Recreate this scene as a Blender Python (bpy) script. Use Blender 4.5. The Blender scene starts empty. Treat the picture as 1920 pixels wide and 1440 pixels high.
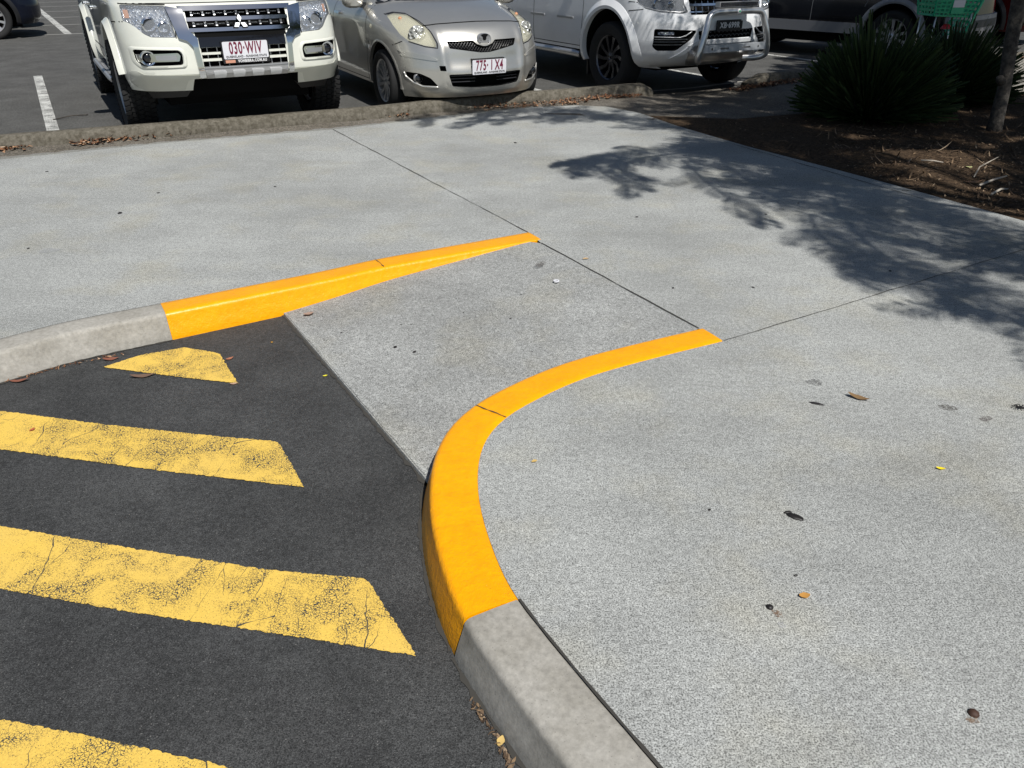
import bpy, bmesh, math, random
from math import sin, cos, radians, pi, hypot
from mathutils import Vector, Matrix, noise
from mathutils.geometry import delaunay_2d_cdt
random.seed(7)
SC = bpy.context.scene
COL = SC.collection
R = radians
# ------------------------------------------------------------------ camera
FPX, TH, H, LOT, LOW = 1434.0, R(29.46), 1.42, -0.04, -0.115
cam = bpy.data.cameras.new('camera'); cam.sensor_width = 36; cam.lens = FPX / 1920 * 36
cam.clip_start = .02; cam.clip_end = 2000
camo = bpy.data.objects.new('camera', cam); COL.objects.link(camo)
camo.location = (0, 0, H); camo.rotation_euler = (pi / 2 - TH, 0, 0); SC.camera = camo
# ------------------------------------------------------------------ light
SUN_EL, SUN_AZ = R(55), R(150)          # azimuth clockwise from +Y: the sun stands behind and to the right of the camera
sdir = Vector((sin(SUN_AZ) * cos(SUN_EL), cos(SUN_AZ) * cos(SUN_EL), sin(SUN_EL)))
w = bpy.data.worlds.new('World'); SC.world = w; w.use_nodes = True
wn = w.node_tree; wn.nodes.clear()
sky = wn.nodes.new('ShaderNodeTexSky'); sky.sky_type = 'NISHITA'; sky.sun_disc = False
sky.sun_elevation = SUN_EL; sky.sun_rotation = SUN_AZ; sky.air_density = 1.0; sky.dust_density = .6
bg = wn.nodes.new('ShaderNodeBackground'); bg.inputs[1].default_value = .055
wo = wn.nodes.new('ShaderNodeOutputWorld')
wn.links.new(sky.outputs[0], bg.inputs[0]); wn.links.new(bg.outputs[0], wo.inputs[0])
sl = bpy.data.lights.new('sun', 'SUN'); sl.energy = 5.0; sl.angle = R(.53); sl.color = (1, .975, .94)
so = bpy.data.objects.new('sun', sl); COL.objects.link(so)
so.rotation_euler = sdir.to_track_quat('Z', 'Y').to_euler()
SC.view_settings.view_transform = 'Standard'; SC.view_settings.look = 'None'
SC.view_settings.exposure = 0.0; SC.view_settings.gamma = 1
SC.render.engine = 'CYCLES'
SUNK = (cos(SUN_EL) / sin(SUN_EL) * sin(SUN_AZ), cos(SUN_EL) / sin(SUN_EL) * cos(SUN_AZ))
# ------------------------------------------------------------------ helpers
def P(px, py, z=0.0):
    """where the ray through a picture point meets the level z (used to survey the ground plan)"""
    u, v = px - 960, py - 720
    f = FPX * cos(TH) - v * sin(TH); d = FPX * sin(TH) + v * cos(TH)
    t = (H - z) / d
    return (u * t, f * t)
def tag(o, label=None, cat=None, group=None, kind=None):
    for k, v in (('label', label), ('category', cat), ('group', group), ('kind', kind)):
        if v: o[k] = v
    return o
def empty(name, loc=(0, 0, 0), rz=0):
    o = bpy.data.objects.new(name, None); COL.objects.link(o); o.location = loc
    o.rotation_euler = (0, 0, rz); o.empty_display_size = .2
    return o
def mobj(name, verts, faces, m=None, parent=None, smooth=False, sharp=None):
    me = bpy.data.meshes.new(name); me.from_pydata([tuple(v) for v in verts], [], faces); me.update()
    return fin(name, me, m, parent, smooth, sharp)
def fin(name, me, m=None, parent=None, smooth=False, sharp=None):
    if m:
        for x in (m if isinstance(m, (list, tuple)) else [m]): me.materials.append(x)
    if smooth:
        for p in me.polygons: p.use_smooth = True
        if sharp: me.set_sharp_from_angle(angle=R(sharp))
    o = bpy.data.objects.new(name, me); COL.objects.link(o)
    if parent: o.parent = parent
    return o
class MB:
    """collects shapes into one mesh"""
    def __init__(s): s.v = []; s.f = []
    def add(s, v, f):
        n = len(s.v); s.v += [tuple(x) for x in v]; s.f += [tuple(i + n for i in q) for q in f]; return s
    def box(s, a, b, M=None):
        v = [Vector((x, y, z)) for x in (a[0], b[0]) for y in (a[1], b[1]) for z in (a[2], b[2])]
        if M: v = [M @ q for q in v]
        return s.add(v, [(0, 1, 3, 2), (4, 6, 7, 5), (0, 4, 5, 1), (2, 3, 7, 6), (0, 2, 6, 4), (1, 5, 7, 3)])
    def tube(s, pts, r, n=10, cap=True, flat=None):
        pts = [Vector(p) for p in pts]; rs = r if isinstance(r, (list, tuple)) else [r] * len(pts)
        up = None; vs = []; fs = []
        for i, p in enumerate(pts):
            d = (pts[min(i + 1, len(pts) - 1)] - pts[max(i - 1, 0)]).normalized()
            if up is None: up = Vector((0, 0, 1)) if abs(d.z) < .9 else Vector((1, 0, 0))
            a = d.cross(up)
            if a.length < 1e-4: a = d.cross(Vector((0, 1, 0)))
            a.normalize(); b = a.cross(d).normalized(); up = b
            for k in range(n):
                t = 2 * pi * k / n; vs.append(p + (a * cos(t) + b * sin(t)) * rs[i])
        for i in range(len(pts) - 1):
            for k in range(n):
                fs.append((i * n + k, i * n + (k + 1) % n, (i + 1) * n + (k + 1) % n, (i + 1) * n + k))
        if cap: fs += [tuple(range(n))[::-1], tuple((len(pts) - 1) * n + k for k in range(n))]
        return s.add(vs, fs)
    def lathe(s, prof, n=40, M=None, closed=False):
        """prof: (axial, radius) spun about X"""
        vs = []; fs = []; m = len(prof)
        for k in range(n):
            t = 2 * pi * k / n
            for a, r in prof: vs.append(Vector((a, r * cos(t), r * sin(t))))
        for k in range(n):
            for j in range(m if closed else m - 1):
                fs.append((k * m + j, k * m + (j + 1) % m, ((k + 1) % n) * m + (j + 1) % m, ((k + 1) % n) * m + j))
        if M: vs = [M @ v for v in vs]
        return s.add(vs, fs)
    def pieces(s, name, m=None, parent=None, smooth=False, sharp=None):
        """every connected shape becomes an object of its own"""
        par = list(range(len(s.v)))
        def fd(i):
            while par[i] != i: par[i] = par[par[i]]; i = par[i]
            return i
        for f in s.f:
            for a in f[1:]: par[fd(a)] = fd(f[0])
        gr_ = {}
        for f in s.f: gr_.setdefault(fd(f[0]), []).append(f)
        for fs in gr_.values():
            ids = sorted({i for f in fs for i in f}); mp = {a: k for k, a in enumerate(ids)}
            mobj(name, [s.v[i] for i in ids], [tuple(mp[i] for i in f) for f in fs], m, parent, smooth, sharp)
    def build(s, name, m=None, parent=None, smooth=False, sharp=None):
        return mobj(name, s.v, s.f, m, parent, smooth, sharp)
def inside(p, poly):
    c = False; x, y = p; j = len(poly) - 1
    for i in range(len(poly)):
        a, b = poly[i], poly[j]
        if (a[1] > y) != (b[1] > y) and x < (b[0] - a[0]) * (y - a[1]) / (b[1] - a[1]) + a[0]: c = not c
        j = i
    return c
def edge_dist(p, poly):
    best = 1e9
    for i in range(len(poly)):
        ax, ay = poly[i - 1]; bx, by = poly[i]; L = (bx - ax) ** 2 + (by - ay) ** 2
        if L == 0: continue
        t = max(0, min(1, ((p[0] - ax) * (bx - ax) + (p[1] - ay) * (by - ay)) / L))
        best = min(best, hypot(ax + t * (bx - ax) - p[0], ay + t * (by - ay) - p[1]))
    return best
def densify(poly, g, closed=True):
    out = []; n = len(poly)
    for i in range(n if closed else n - 1):
        a, b = poly[i], poly[(i + 1) % n]; k = max(1, int(math.ceil(hypot(b[0] - a[0], b[1] - a[1]) / g)))
        out += [(a[0] + (b[0] - a[0]) * j / k, a[1] + (b[1] - a[1]) * j / k) for j in range(k)]
    if not closed: out.append(poly[-1])
    return out
def fill(poly, g=None, dens=None):
    pts = densify(poly, dens or g) if (g or dens) else list(poly)
    vs = [Vector(p) for p in pts]; ed = [(i, (i + 1) % len(pts)) for i in range(len(pts))]
    if g:
        x0, x1 = min(p[0] for p in pts), max(p[0] for p in pts); y0, y1 = min(p[1] for p in pts), max(p[1] for p in pts)
        nx, ny = int((x1 - x0) / g), int((y1 - y0) / g)
        for i in range(1, nx + 1):
            for j in range(1, ny + 1):
                q = (x0 + (i - .5 * (j % 2)) * g, y0 + j * g)
                if inside(q, pts) and edge_dist(q, poly) > g * .45: vs.append(Vector(q))
    r = delaunay_2d_cdt(vs, ed, [], 1, 1e-6)
    fs = []
    for f in r[2]:
        a, b, c = (r[0][f[0]], r[0][f[1]], r[0][f[2]])
        fs.append(tuple(f) if (b - a).cross(c - a) > 0 else tuple(f)[::-1])
    return [tuple(v) for v in r[0]], fs
def solid(v2, fs, top, bot):
    """closed solid between two maps of a 2D patch"""
    n = len(v2); vs = [top(*p) for p in v2] + [bot(*p) for p in v2]
    E_ = set()
    for f in fs:
        for i in range(len(f)): E_.add((f[i], f[(i + 1) % len(f)]))
    out = list(fs) + [tuple(i + n for i in f)[::-1] for f in fs]
    for a, b in E_:
        if (b, a) not in E_: out.append((b, a, a + n, b + n))
    return vs, out
def mir(poly): return [(-x, z) for x, z in poly][::-1]
def rnd(poly, r=.01, n=3):
    """round the corners of a 2D outline"""
    out = []; L = len(poly)
    for i in range(L):
        a, b, c = Vector(poly[i - 1]), Vector(poly[i]), Vector(poly[(i + 1) % L])
        d1 = (a - b); d2 = (c - b); k = min(r, d1.length * .45, d2.length * .45)
        p = b + d1.normalized() * k; q = b + d2.normalized() * k
        for j in range(n + 1):
            t = j / n; out.append(tuple(p * (1 - t) ** 2 + b * 2 * t * (1 - t) + q * t * t))
    return out
def rect(x0, x1, z0, z1): return [(x0, z0), (x1, z0), (x1, z1), (x0, z1)]
def disc(x, z, r, n=20): return [(x + r * cos(2 * pi * k / n), z + r * sin(2 * pi * k / n)) for k in range(n)]
def text_mesh(name, s, size, mat, parent, loc, rot, sx=1.0, off=0.0, ext=.001, align='CENTER'):
    cu = bpy.data.curves.new(name, 'FONT'); cu.body = s; cu.size = size; cu.extrude = ext; cu.offset = off
    cu.align_x = align; cu.align_y = 'CENTER'; cu.space_character = 1.12; cu.resolution_u = 3
    t = bpy.data.objects.new(name, cu); COL.objects.link(t); bpy.context.view_layer.update()
    me = bpy.data.meshes.new_from_object(t.evaluated_get(bpy.context.evaluated_depsgraph_get()))
    bpy.data.objects.remove(t); me.name = name
    M = Matrix.Translation(loc) @ rot.to_4x4() @ Matrix.Diagonal((sx, 1, 1, 1))
    me.transform(M); me.materials.clear()
    return fin(name, me, mat, parent)
FRONT = Matrix.Rotation(pi / 2, 3, 'X')       # text plane to local xz, reading from -y
# ------------------------------------------------------------------ materials
def mat(name, col, rough=.5, metal=0.0, coat=0.0, **k):
    m = bpy.data.materials.new(name); m.use_nodes = True; b = m.node_tree.nodes['Principled BSDF']
    b.inputs['Base Color'].default_value = (*col, 1); b.inputs['Roughness'].default_value = rough
    b.inputs['Metallic'].default_value = metal; b.inputs['Coat Weight'].default_value = coat
    b.inputs['Coat Roughness'].default_value = k.get('cr', .05)
    if 'alpha' in k: b.inputs['Alpha'].default_value = k['alpha']
    if 'spec' in k: b.inputs['Specular IOR Level'].default_value = k['spec']
    return m
class NT:
    def __init__(s, m): s.t = m.node_tree; s.b = s.t.nodes['Principled BSDF']; s.tc = s.n('ShaderNodeTexCoord').outputs['Object']
    def n(s, ty, **k):
        q = s.t.nodes.new(ty)
        for a, v in k.items():
            if a.startswith('i_'):
                key = a[2:].replace('_', ' '); q.inputs[key].default_value = v
            else: setattr(q, a, v)
        return q
    def l(s, a, b): s.t.links.new(a, b)
    def map(s, sc=(1, 1, 1), rot=0, src=None):
        q = s.n('ShaderNodeMapping'); q.inputs['Scale'].default_value = sc; q.inputs['Rotation'].default_value = (0, 0, rot)
        s.l(src or s.tc, q.inputs[0]); return q.outputs[0]
    def noise(s, scale, detail=3, rough=.5, dist=0, src=None):
        q = s.n('ShaderNodeTexNoise', i_Scale=scale, i_Detail=detail, i_Roughness=rough, i_Distortion=dist)
        s.l(src or s.tc, q.inputs['Vector']); return q.outputs['Fac']
    def vor(s, scale, feature='F1', src=None, rnd_=1):
        q = s.n('ShaderNodeTexVoronoi', feature=feature); q.inputs['Scale'].default_value = scale; q.inputs['Randomness'].default_value = rnd_
        s.l(src or s.tc, q.inputs['Vector']); return q.outputs['Distance']
    def ramp(s, fac, *st):
        q = s.n('ShaderNodeValToRGB'); e = q.color_ramp.elements
        while len(e) < len(st): e.new(.5)
        for i, (p, c) in enumerate(st):
            e[i].position = p; e[i].color = (c, c, c, 1) if not isinstance(c, tuple) else (*c, 1)
        s.l(fac, q.inputs[0]); return q.outputs[0]
    def mix(s, fac, a, b, mode='MIX'):
        q = s.n('ShaderNodeMix', data_type='RGBA', blend_type=mode)
        for v, i in ((fac, 0), (a, 6), (b, 7)):
            if hasattr(v, 'is_linked'): s.l(v, q.inputs[i])
            elif i == 0: q.inputs[0].default_value = v
            else: q.inputs[i].default_value = (*v, 1) if isinstance(v, tuple) else (v, v, v, 1)
        return q.outputs[2]
    def math(s, op, a, b=0.0):
        q = s.n('ShaderNodeMath', operation=op)
        for v, i in ((a, 0), (b, 1)):
            if hasattr(v, 'is_linked'): s.l(v, q.inputs[i])
            else: q.inputs[i].default_value = v
        return q.outputs[0]
    def bump(s, h, strength=.3, dist=.002, nrm=None):
        q = s.n('ShaderNodeBump', i_Strength=strength, i_Distance=dist); s.l(h, q.inputs['Height'])
        if nrm: s.l(nrm, q.inputs['Normal'])
        s.l(q.outputs[0], s.b.inputs['Normal']); return q.outputs[0]
    def col(s, c): s.l(c, s.b.inputs['Base Color'])
    def warp(s, amt, scale):
        nz = s.n('ShaderNodeTexNoise', i_Scale=scale, i_Detail=3); s.l(s.tc, nz.inputs['Vector'])
        a = s.n('ShaderNodeVectorMath', operation='MULTIPLY_ADD'); s.l(nz.outputs['Color'], a.inputs[0])
        a.inputs[1].default_value = (amt,) * 3; s.l(s.tc, a.inputs[2]); return a.outputs[0]

def concrete(name, base, speck=.55, warm=(1.0, 1.0, .98), fine=250, contrast=.42):
    m = mat(name, base, .9, spec=.25); t = NT(m)
    big = t.noise(.9, 4, .6); mid = t.noise(6, 4, .6); gr = t.noise(fine, 3, .7); gr2 = t.noise(fine * .35, 3, .7)
    streak = t.noise(2.2, 4, .6, 0, t.map((.35, 2.2, 1), R(28)))
    v = t.mix(.5, t.ramp(big, (.3, .80), (.7, 1.12)), t.ramp(mid, (.3, .88), (.7, 1.1)), 'MULTIPLY')
    v = t.mix(1, v, t.ramp(streak, (.32, .95), (.62, 1.04)), 'MULTIPLY')
    v = t.mix(1, v, t.ramp(gr, (.38, 1 - contrast * 1.6), (.5, 1.0), (.63, 1 + contrast)), 'MULTIPLY')
    v = t.mix(1, v, t.ramp(gr2, (.34, .76), (.48, 1.0), (.64, 1.14)), 'MULTIPLY')
    v = t.mix(1, v, t.ramp(t.noise(52, 2, .7), (.36, .88), (.5, 1.0), (.64, 1.09)), 'MULTIPLY')
    v = t.mix(1, v, t.ramp(t.noise(fine * .14, 2, .6), (.32, .92), (.5, 1.0), (.68, 1.05)), 'MULTIPLY')
    pits = t.ramp(t.vor(fine * .55), (.13, 1 - speck), (.24, 1.0)); pm = t.ramp(t.noise(14, 3, .6), (.42, 0.1), (.62, 1.0))
    v = t.mix(pm, v, t.mix(1, v, pits, 'MULTIPLY'))
    beige = t.math('MULTIPLY', t.ramp(t.noise(2.3, 4, .6), (.50, 0.0), (.68, .5)), 1.0)
    v = t.mix(1, v, t.mix(beige, (1.0, 1.0, 1.0), (1.06, 1.0, .86)), 'MULTIPLY')
    t.col(t.mix(1, t.mix(1, v, base, 'MULTIPLY'), warm, 'MULTIPLY'))
    t.bump(gr, .5, .0012)
    return m
M_slab = concrete('concrete slab', (.345, .352, .342))
M_ramp = concrete('concrete ramp', (.315, .320, .312))
M_band = concrete('concrete edge band', (.24, .24, .225))
def kerbmat(name, a, b, mscale=5):
    m = mat(name, a, .88, spec=.25); t = NT(m)
    c = t.mix(t.ramp(t.noise(mscale, 5, .7), (.38, 0.0), (.64, 1.0)), a, b)
    c = t.mix(1, c, t.ramp(t.noise(60, 4, .7), (.3, .78), (.7, 1.15)), 'MULTIPLY')
    c = t.mix(1, c, t.ramp(t.vor(90), (.08, .72), (.16, 1.0)), 'MULTIPLY')
    t.col(c); t.bump(t.noise(90, 4, .7), .4, .002); return m
M_kerb = kerbmat('weathered kerb concrete', (.38, .362, .322), (.295, .278, .24))
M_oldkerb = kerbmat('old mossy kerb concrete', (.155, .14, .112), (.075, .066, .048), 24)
def asphalt(name, a, spk=.16, fine=260, big=(.74, 1.2)):
    m = mat(name, a, .85, spec=.3); t = NT(m)
    g = t.noise(fine, 3, .75); v = t.mix(1, t.ramp(g, (.36, .4), (.5, 1.0), (.62, 1.8)), t.ramp(t.noise(fine * .32, 3, .7), (.36, .7), (.5, 1.0), (.64, 1.35)), 'MULTIPLY')
    v = t.mix(1, v, t.ramp(t.noise(1.6, 5, .65), (.3, big[0]), (.7, big[1])), 'MULTIPLY')
    c = t.mix(1, v, a, 'MULTIPLY')
    web = t.ramp(t.vor(110, 'DISTANCE_TO_EDGE', t.warp(.03, 30)), (.0, 1.0), (.07, 0.0))
    wm = t.math('MULTIPLY', web, t.ramp(t.noise(3.2, 4, .6), (.40, 0.0), (.64, .55)))
    c = t.mix(wm, c, (spk, spk, spk * .97))
    st = t.ramp(t.vor(75), (.09, 1.0), (.15, 0.0)); sm = t.math('MULTIPLY', st, t.ramp(t.noise(40, 2), (.46, 0.0), (.58, .85)))
    c = t.mix(sm, c, (spk * 1.3, spk * 1.27, spk * 1.2))
    s2 = t.math('MULTIPLY', t.ramp(t.vor(fine * .62), (.16, 1.0), (.27, 0.0)), t.ramp(t.noise(fine * .2, 2), (.42, 0.0), (.6, .75)))
    c = t.mix(s2, c, (spk * .95, spk * .95, spk * .92))
    pit = t.math('MULTIPLY', t.ramp(t.vor(fine * .4), (.12, 1.0), (.2, 0.0)), .7)
    c = t.mix(pit, c, (.012, .012, .012))
    t.col(c); t.bump(g, 1.0, .004); return m
M_asph = asphalt('fresh dark asphalt', (.048, .049, .0485))
M_lot = asphalt('worn car park asphalt', (.074, .0725, .067), .2, 150, (.8, 1.12))
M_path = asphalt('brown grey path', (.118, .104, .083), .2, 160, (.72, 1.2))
M_path2 = asphalt('pale beige path', (.24, .225, .19), .3, 160, (.75, 1.2))  # lighter beige tone for the far right stretch of path
M_ground = asphalt('far asphalt', (.08, .079, .073))
def yellow_kerb():
    m = mat('glossy yellow kerb paint', (.90, .34, .0), .34, coat=.25, cr=.25, spec=.3); t = NT(m)
    t.col(t.mix(t.ramp(t.noise(7, 4, .6), (.3, 0.0), (.7, 1.0)), (.90, .355, .0), (.93, .405, .0)))
    n1 = t.noise(28, 4, .6); n2 = t.noise(160, 3, .6)
    cc = t.b.inputs['Base Color'].links[0].from_socket
    ch = t.math('MULTIPLY', t.ramp(t.vor(46, 'F1', t.warp(.02, 30)), (.05, 1.0), (.09, 0.0)), t.ramp(t.noise(11, 2), (.56, 0.0), (.62, .8)))
    c2 = t.mix(1, cc, t.ramp(t.noise(46, 4, .7), (.3, .92), (.6, 1.02)), 'MULTIPLY')
    t.col(t.mix(ch, c2, (.30, .12, .01)))
    t.bump(t.math('ADD', n1, t.math('MULTIPLY', n2, .35)), .8, .006); return m
M_yk = yellow_kerb()
def road_paint(name, a, b, under, wear=.5, crack=True, rot=0.0):
    m = mat(name, a, .75, spec=.3); t = NT(m)
    c = t.mix(t.ramp(t.noise(4, 4, .6), (.35, 0.0), (.68, 1.0)), a, b)
    c = t.mix(1, c, t.ramp(t.noise(180, 3, .7), (.3, .82), (.7, 1.08)), 'MULTIPLY')
    e = t.vor(130, 'DISTANCE_TO_EDGE', t.warp(.022, 45)); zone = t.noise(7, 4, .7, .6)
    thr = t.ramp(zone, (.42, 0.0), (.68, .20 * wear))
    fine = t.math('LESS_THAN', e, thr)
    sp = t.math('LESS_THAN', t.vor(170), t.ramp(zone, (.3, .15), (.7, .40 * wear)))
    k = t.math('MAXIMUM', fine, sp)
    if crack:
        ce = t.vor(1, 'DISTANCE_TO_EDGE', t.map((7.5, 1.4, 1), rot, t.warp(.06, 9)))
        k = t.math('MAXIMUM', k, t.math('LESS_THAN', ce, t.ramp(t.noise(5, 2), (.45, 0.0), (.62, .0065))))
    t.col(t.mix(k, c, under)); t.bump(t.math('SUBTRACT', 1.0, k), .5, .0025); return m
M_ys = road_paint('worn yellow road paint', (.77, .515, .095), (.75, .505, .11), (.055, .055, .05), .55, True, R(24))
M_ws = road_paint('worn white road paint', (.62, .62, .58), (.5, .5, .47), (.08, .08, .075), .8)
M_ws2 = mat('thin white road paint', (.42, .42, .39), .8)
def soil():
    m = mat('dark bark soil', (.1, .07, .05), .95, spec=.1); t = NT(m)
    c = t.mix(t.ramp(t.noise(34, 5, .75), (.38, 0.0), (.66, 1.0)), (.035, .024, .016), (.12, .08, .048))
    c = t.mix(t.ramp(t.noise(110, 3, .7), (.56, 0.0), (.7, .8)), c, (.24, .16, .095))
    t.col(c); t.bump(t.noise(60, 5, .75), 1, .02); return m
M_soil = soil()
def island(name, st, rough=.8):
    m = mat(name, (.2, .1, .05), rough, spec=.2); t = NT(m); g = t.n('ShaderNodeNewGeometry')
    t.col(t.ramp(g.outputs['Random Per Island'], *st)); return m
M_litter = island('fallen leaf litter', [(0, (.05, .025, .015)), (.3, (.14, .06, .032)), (.6, (.24, .12, .06)), (.85, (.36, .22, .13)), (1, (.5, .38, .27))])
M_bark = island('bark chip litter', [(0, (.03, .02, .015)), (.5, (.12, .08, .05)), (.85, (.25, .17, .1)), (1, (.42, .32, .22))])
M_blade = island('dark strap leaf', [(0, (.018, .036, .012)), (.6, (.032, .058, .018)), (1, (.058, .085, .03))], .55)
M_needle = mat('feathery tree foliage', (.05, .09, .03), .6)
M_trunk = mat('grey brown bark', (.1, .085, .07), .9); _t = NT(M_trunk)
_t.col(_t.mix(_t.ramp(_t.noise(18, 5, .7), (.4, 0.0), (.65, 1.0)), (.03, .026, .022), (.10, .088, .072))); _t.bump(_t.noise(30, 5, .7), 1, .012)
M_joint = mat('dark joint filler', (.045, .042, .036), .95)
M_black = mat('black plastic', (.012, .012, .013), .5)
M_gloss = mat('gloss black', (.008, .008, .01), .12, coat=.6)
M_void = mat('unlit cavity lining', (.006, .006, .006), .9, spec=.1)
M_rub = mat('tyre rubber', (.011, .011, .011), .8); _t = NT(M_rub); _t.bump(_t.noise(60, 3), .4, .003)
M_chrome = mat('chrome', (.78, .79, .8), .09, 1.0); _t = NT(M_chrome); _t.bump(_t.noise(9, 2), .08, .004)
M_satin = mat('satin silver plastic', (.5, .5, .5), .35, .7)
M_steel = mat('brushed steel tube', (.72, .72, .71), .30, .85); _t = NT(M_steel); _t.bump(_t.noise(30, 2), .08, .002)
M_glass = mat('dark window glass', (.012, .014, .016), .03, coat=1.0)
def paint(name, a, metal=0.0, rough=.35, dirt=.06):
    m = mat(name, a, rough, metal, 1.0, cr=.04); t = NT(m)
    n = t.ramp(t.noise(3, 5, .65), (.3, 1 - dirt), (.7, 1 + dirt * .4)); c = t.mix(1, n, a, 'MULTIPLY')
    t.col(c); return m
M_pearl = paint('pearl cream white car paint', (.72, .725, .64))
M_pearl_g = paint('pearl cream shaded lower lip', (.60, .605, .53), 0, .45)  # body paint darkened to carry the shade of the downward-facing lip
M_silver = paint('warm silver car paint', (.60, .585, .535), .75, .32)
M_white = paint('plain white car paint', (.80, .81, .81))
M_darkcar = paint('near black car paint', (.006, .007, .010), 0, .14)
M_navy = paint('dark navy car paint', (.006, .008, .016), 0, .14)
M_red = paint('deep red car paint', (.07, .004, .005), 0, .16)
for _m in (M_darkcar, M_navy, M_red): _m.node_tree.nodes['Principled BSDF'].inputs['Coat Weight'].default_value = .12; _m.node_tree.nodes['Principled BSDF'].inputs['Specular IOR Level'].default_value = .25
M_greyp = mat('grey textured plastic', (.13, .135, .14), .5); _t = NT(M_greyp); _t.bump(_t.noise(200, 2), .3, .002)
def lensmat(name, tint, op, rough=.04):
    m = bpy.data.materials.new(name); m.use_nodes = True; t = m.node_tree; b = t.nodes['Principled BSDF']
    b.inputs['Base Color'].default_value = (*tint, 1); b.inputs['Roughness'].default_value = rough
    b.inputs['Alpha'].default_value = op; b.inputs['Coat Weight'].default_value = 1; b.inputs['Coat Roughness'].default_value = .03
    return m
M_lens = lensmat('clear lamp lens', (.8, .85, .9), .10)
M_lensy = lensmat('yellowed lamp lens', (.70, .68, .52), .30, .10)
def facet(name, a, b, scale, rough=.12):
    m = mat(name, a, rough, .55); t = NT(m)
    q = t.n('ShaderNodeTexVoronoi', feature='F1'); q.inputs['Scale'].default_value = scale; t.l(t.tc, q.inputs['Vector'])
    t.col(t.mix(t.ramp(q.outputs['Color'], (.3, 0.0), (.7, 1.0)), a, b)); t.bump(q.outputs['Distance'], 1.0, .03); return m
M_facet = facet('faceted lamp reflector', (.9, .94, 1.0), (.25, .32, .45), 55)  # blue-white and dark cells paint the lamp's sparkle into the colour
M_reflect = mat('lamp reflector bowl', (.8, .8, .78), .12, 1.0)
M_amber = mat('amber bulb', (.55, .25, .12), .4)
M_plate_w = mat('white number plate', (.72, .72, .75), .35)
M_plate_k = mat('black number plate', (.012, .012, .013), .4)
M_maroon = mat('maroon lettering', (.16, .012, .04), .5)
M_blackt = mat('black lettering', (.015, .015, .015), .5)
M_whitet = mat('white lettering', (.75, .75, .75), .5)
M_green = mat('green trolley plastic', (.0, .40, .19), .35, coat=.3)
# ------------------------------------------------------------------ the setting
def flat(name, poly, z, m, dens=None):
    v, f = fill(poly, None, dens)
    return mobj(name, [(x, y, z) for x, y in v], f, m)
g = mobj('ground', [(-700, -700, -.17), (700, -700, -.17), (700, 900, -.17), (-700, 900, -.17)], [(0, 1, 2, 3)], M_ground)
tag(g, kind='structure')
kerb_back = [P(*p, .12) for p in [(-900, 316), (-200, 265), (0, 251), (330, 226.5), (660, 201), (940, 174), (1100, 162.5), (1213, 154)]]
kerb_back2 = [P(*p, .12) for p in [(1392, 139.5), (1540, 127.5), (1700, 113.5), (1920, 96), (2200, 74)]]
lot = kerb_back + kerb_back2 + [(60, 40), (80, 160), (-120, 160), (-120, -20)]
tag(flat('car_park', lot, LOT, M_lot), kind='structure')
slab_back = [P(*p) for p in [(-700, 372), (-250, 325), (0, 299), (330, 266), (622, 243), (900, 211), (1000, 201), (1080, 197.5), (1140, 200), (1200, 212), (1270, 236), (1400, 274), (1550, 313), (1700, 353), (1920, 414), (2300, 525)]]
# main slab: outline runs round the two kerbs and the head of the ramp
in_px = [(1355, 640), (1240, 668), (1130, 697), (1060, 722), (1000, 752), (944, 781), (915, 812), (898, 850), (893, 900), (900, 960), (920, 1020), (945, 1085), (965, 1120), (1030, 1200), (1100, 1285), (1170, 1365), (1235, 1440), (1300, 1515)]
def smooth_line(pts, n=4, it=2):
    pts = densify(pts, .06, False)
    for _ in range(6):
        pts = [pts[0]] + [tuple((Vector(a) * .25 + Vector(b) * .5 + Vector(c) * .25)) for a, b, c in zip(pts, pts[1:], pts[2:])] + [pts[-1]]
    return pts
inner = smooth_line([P(*p) for p in in_px] + [(.62, .42), (.95, -.15), (1.4, -.95), (2.6, -3)])
back_px = [(990, 436), (900, 452), (700, 487), (600, 510), (300, 569), (120, 603), (0, 635)]
backl = [P(*p) for p in back_px]
backl = backl[:-1] + [backl[-1], P(-200, 690), P(-600, 815), (-5.2, 0), (-6.5, -2.5)]
backl = smooth_line(backl)
head = [P(1310, 616), P(1015, 456)]
slab = slab_back + [(6, 0), (6, -3)] + inner[::-1] + head + backl + [(-9, -2.5), (-9, 3)]
SL = flat('pavement', slab, 0, M_slab); tag(SL, kind='structure')
edge = [P(*p, -.004) for p in [(-700, 358), (-250, 315), (0, 290), (330, 258), (622, 236), (900, 207), (1000, 199)]]
tag(flat('pavement_edge_band', edge + [P(*p, -.004) for p in [(1000, 203), (900, 214), (622, 247), (330, 270), (0, 303), (-250, 330), (-700, 378)]], -.004, M_band), kind='structure')
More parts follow.
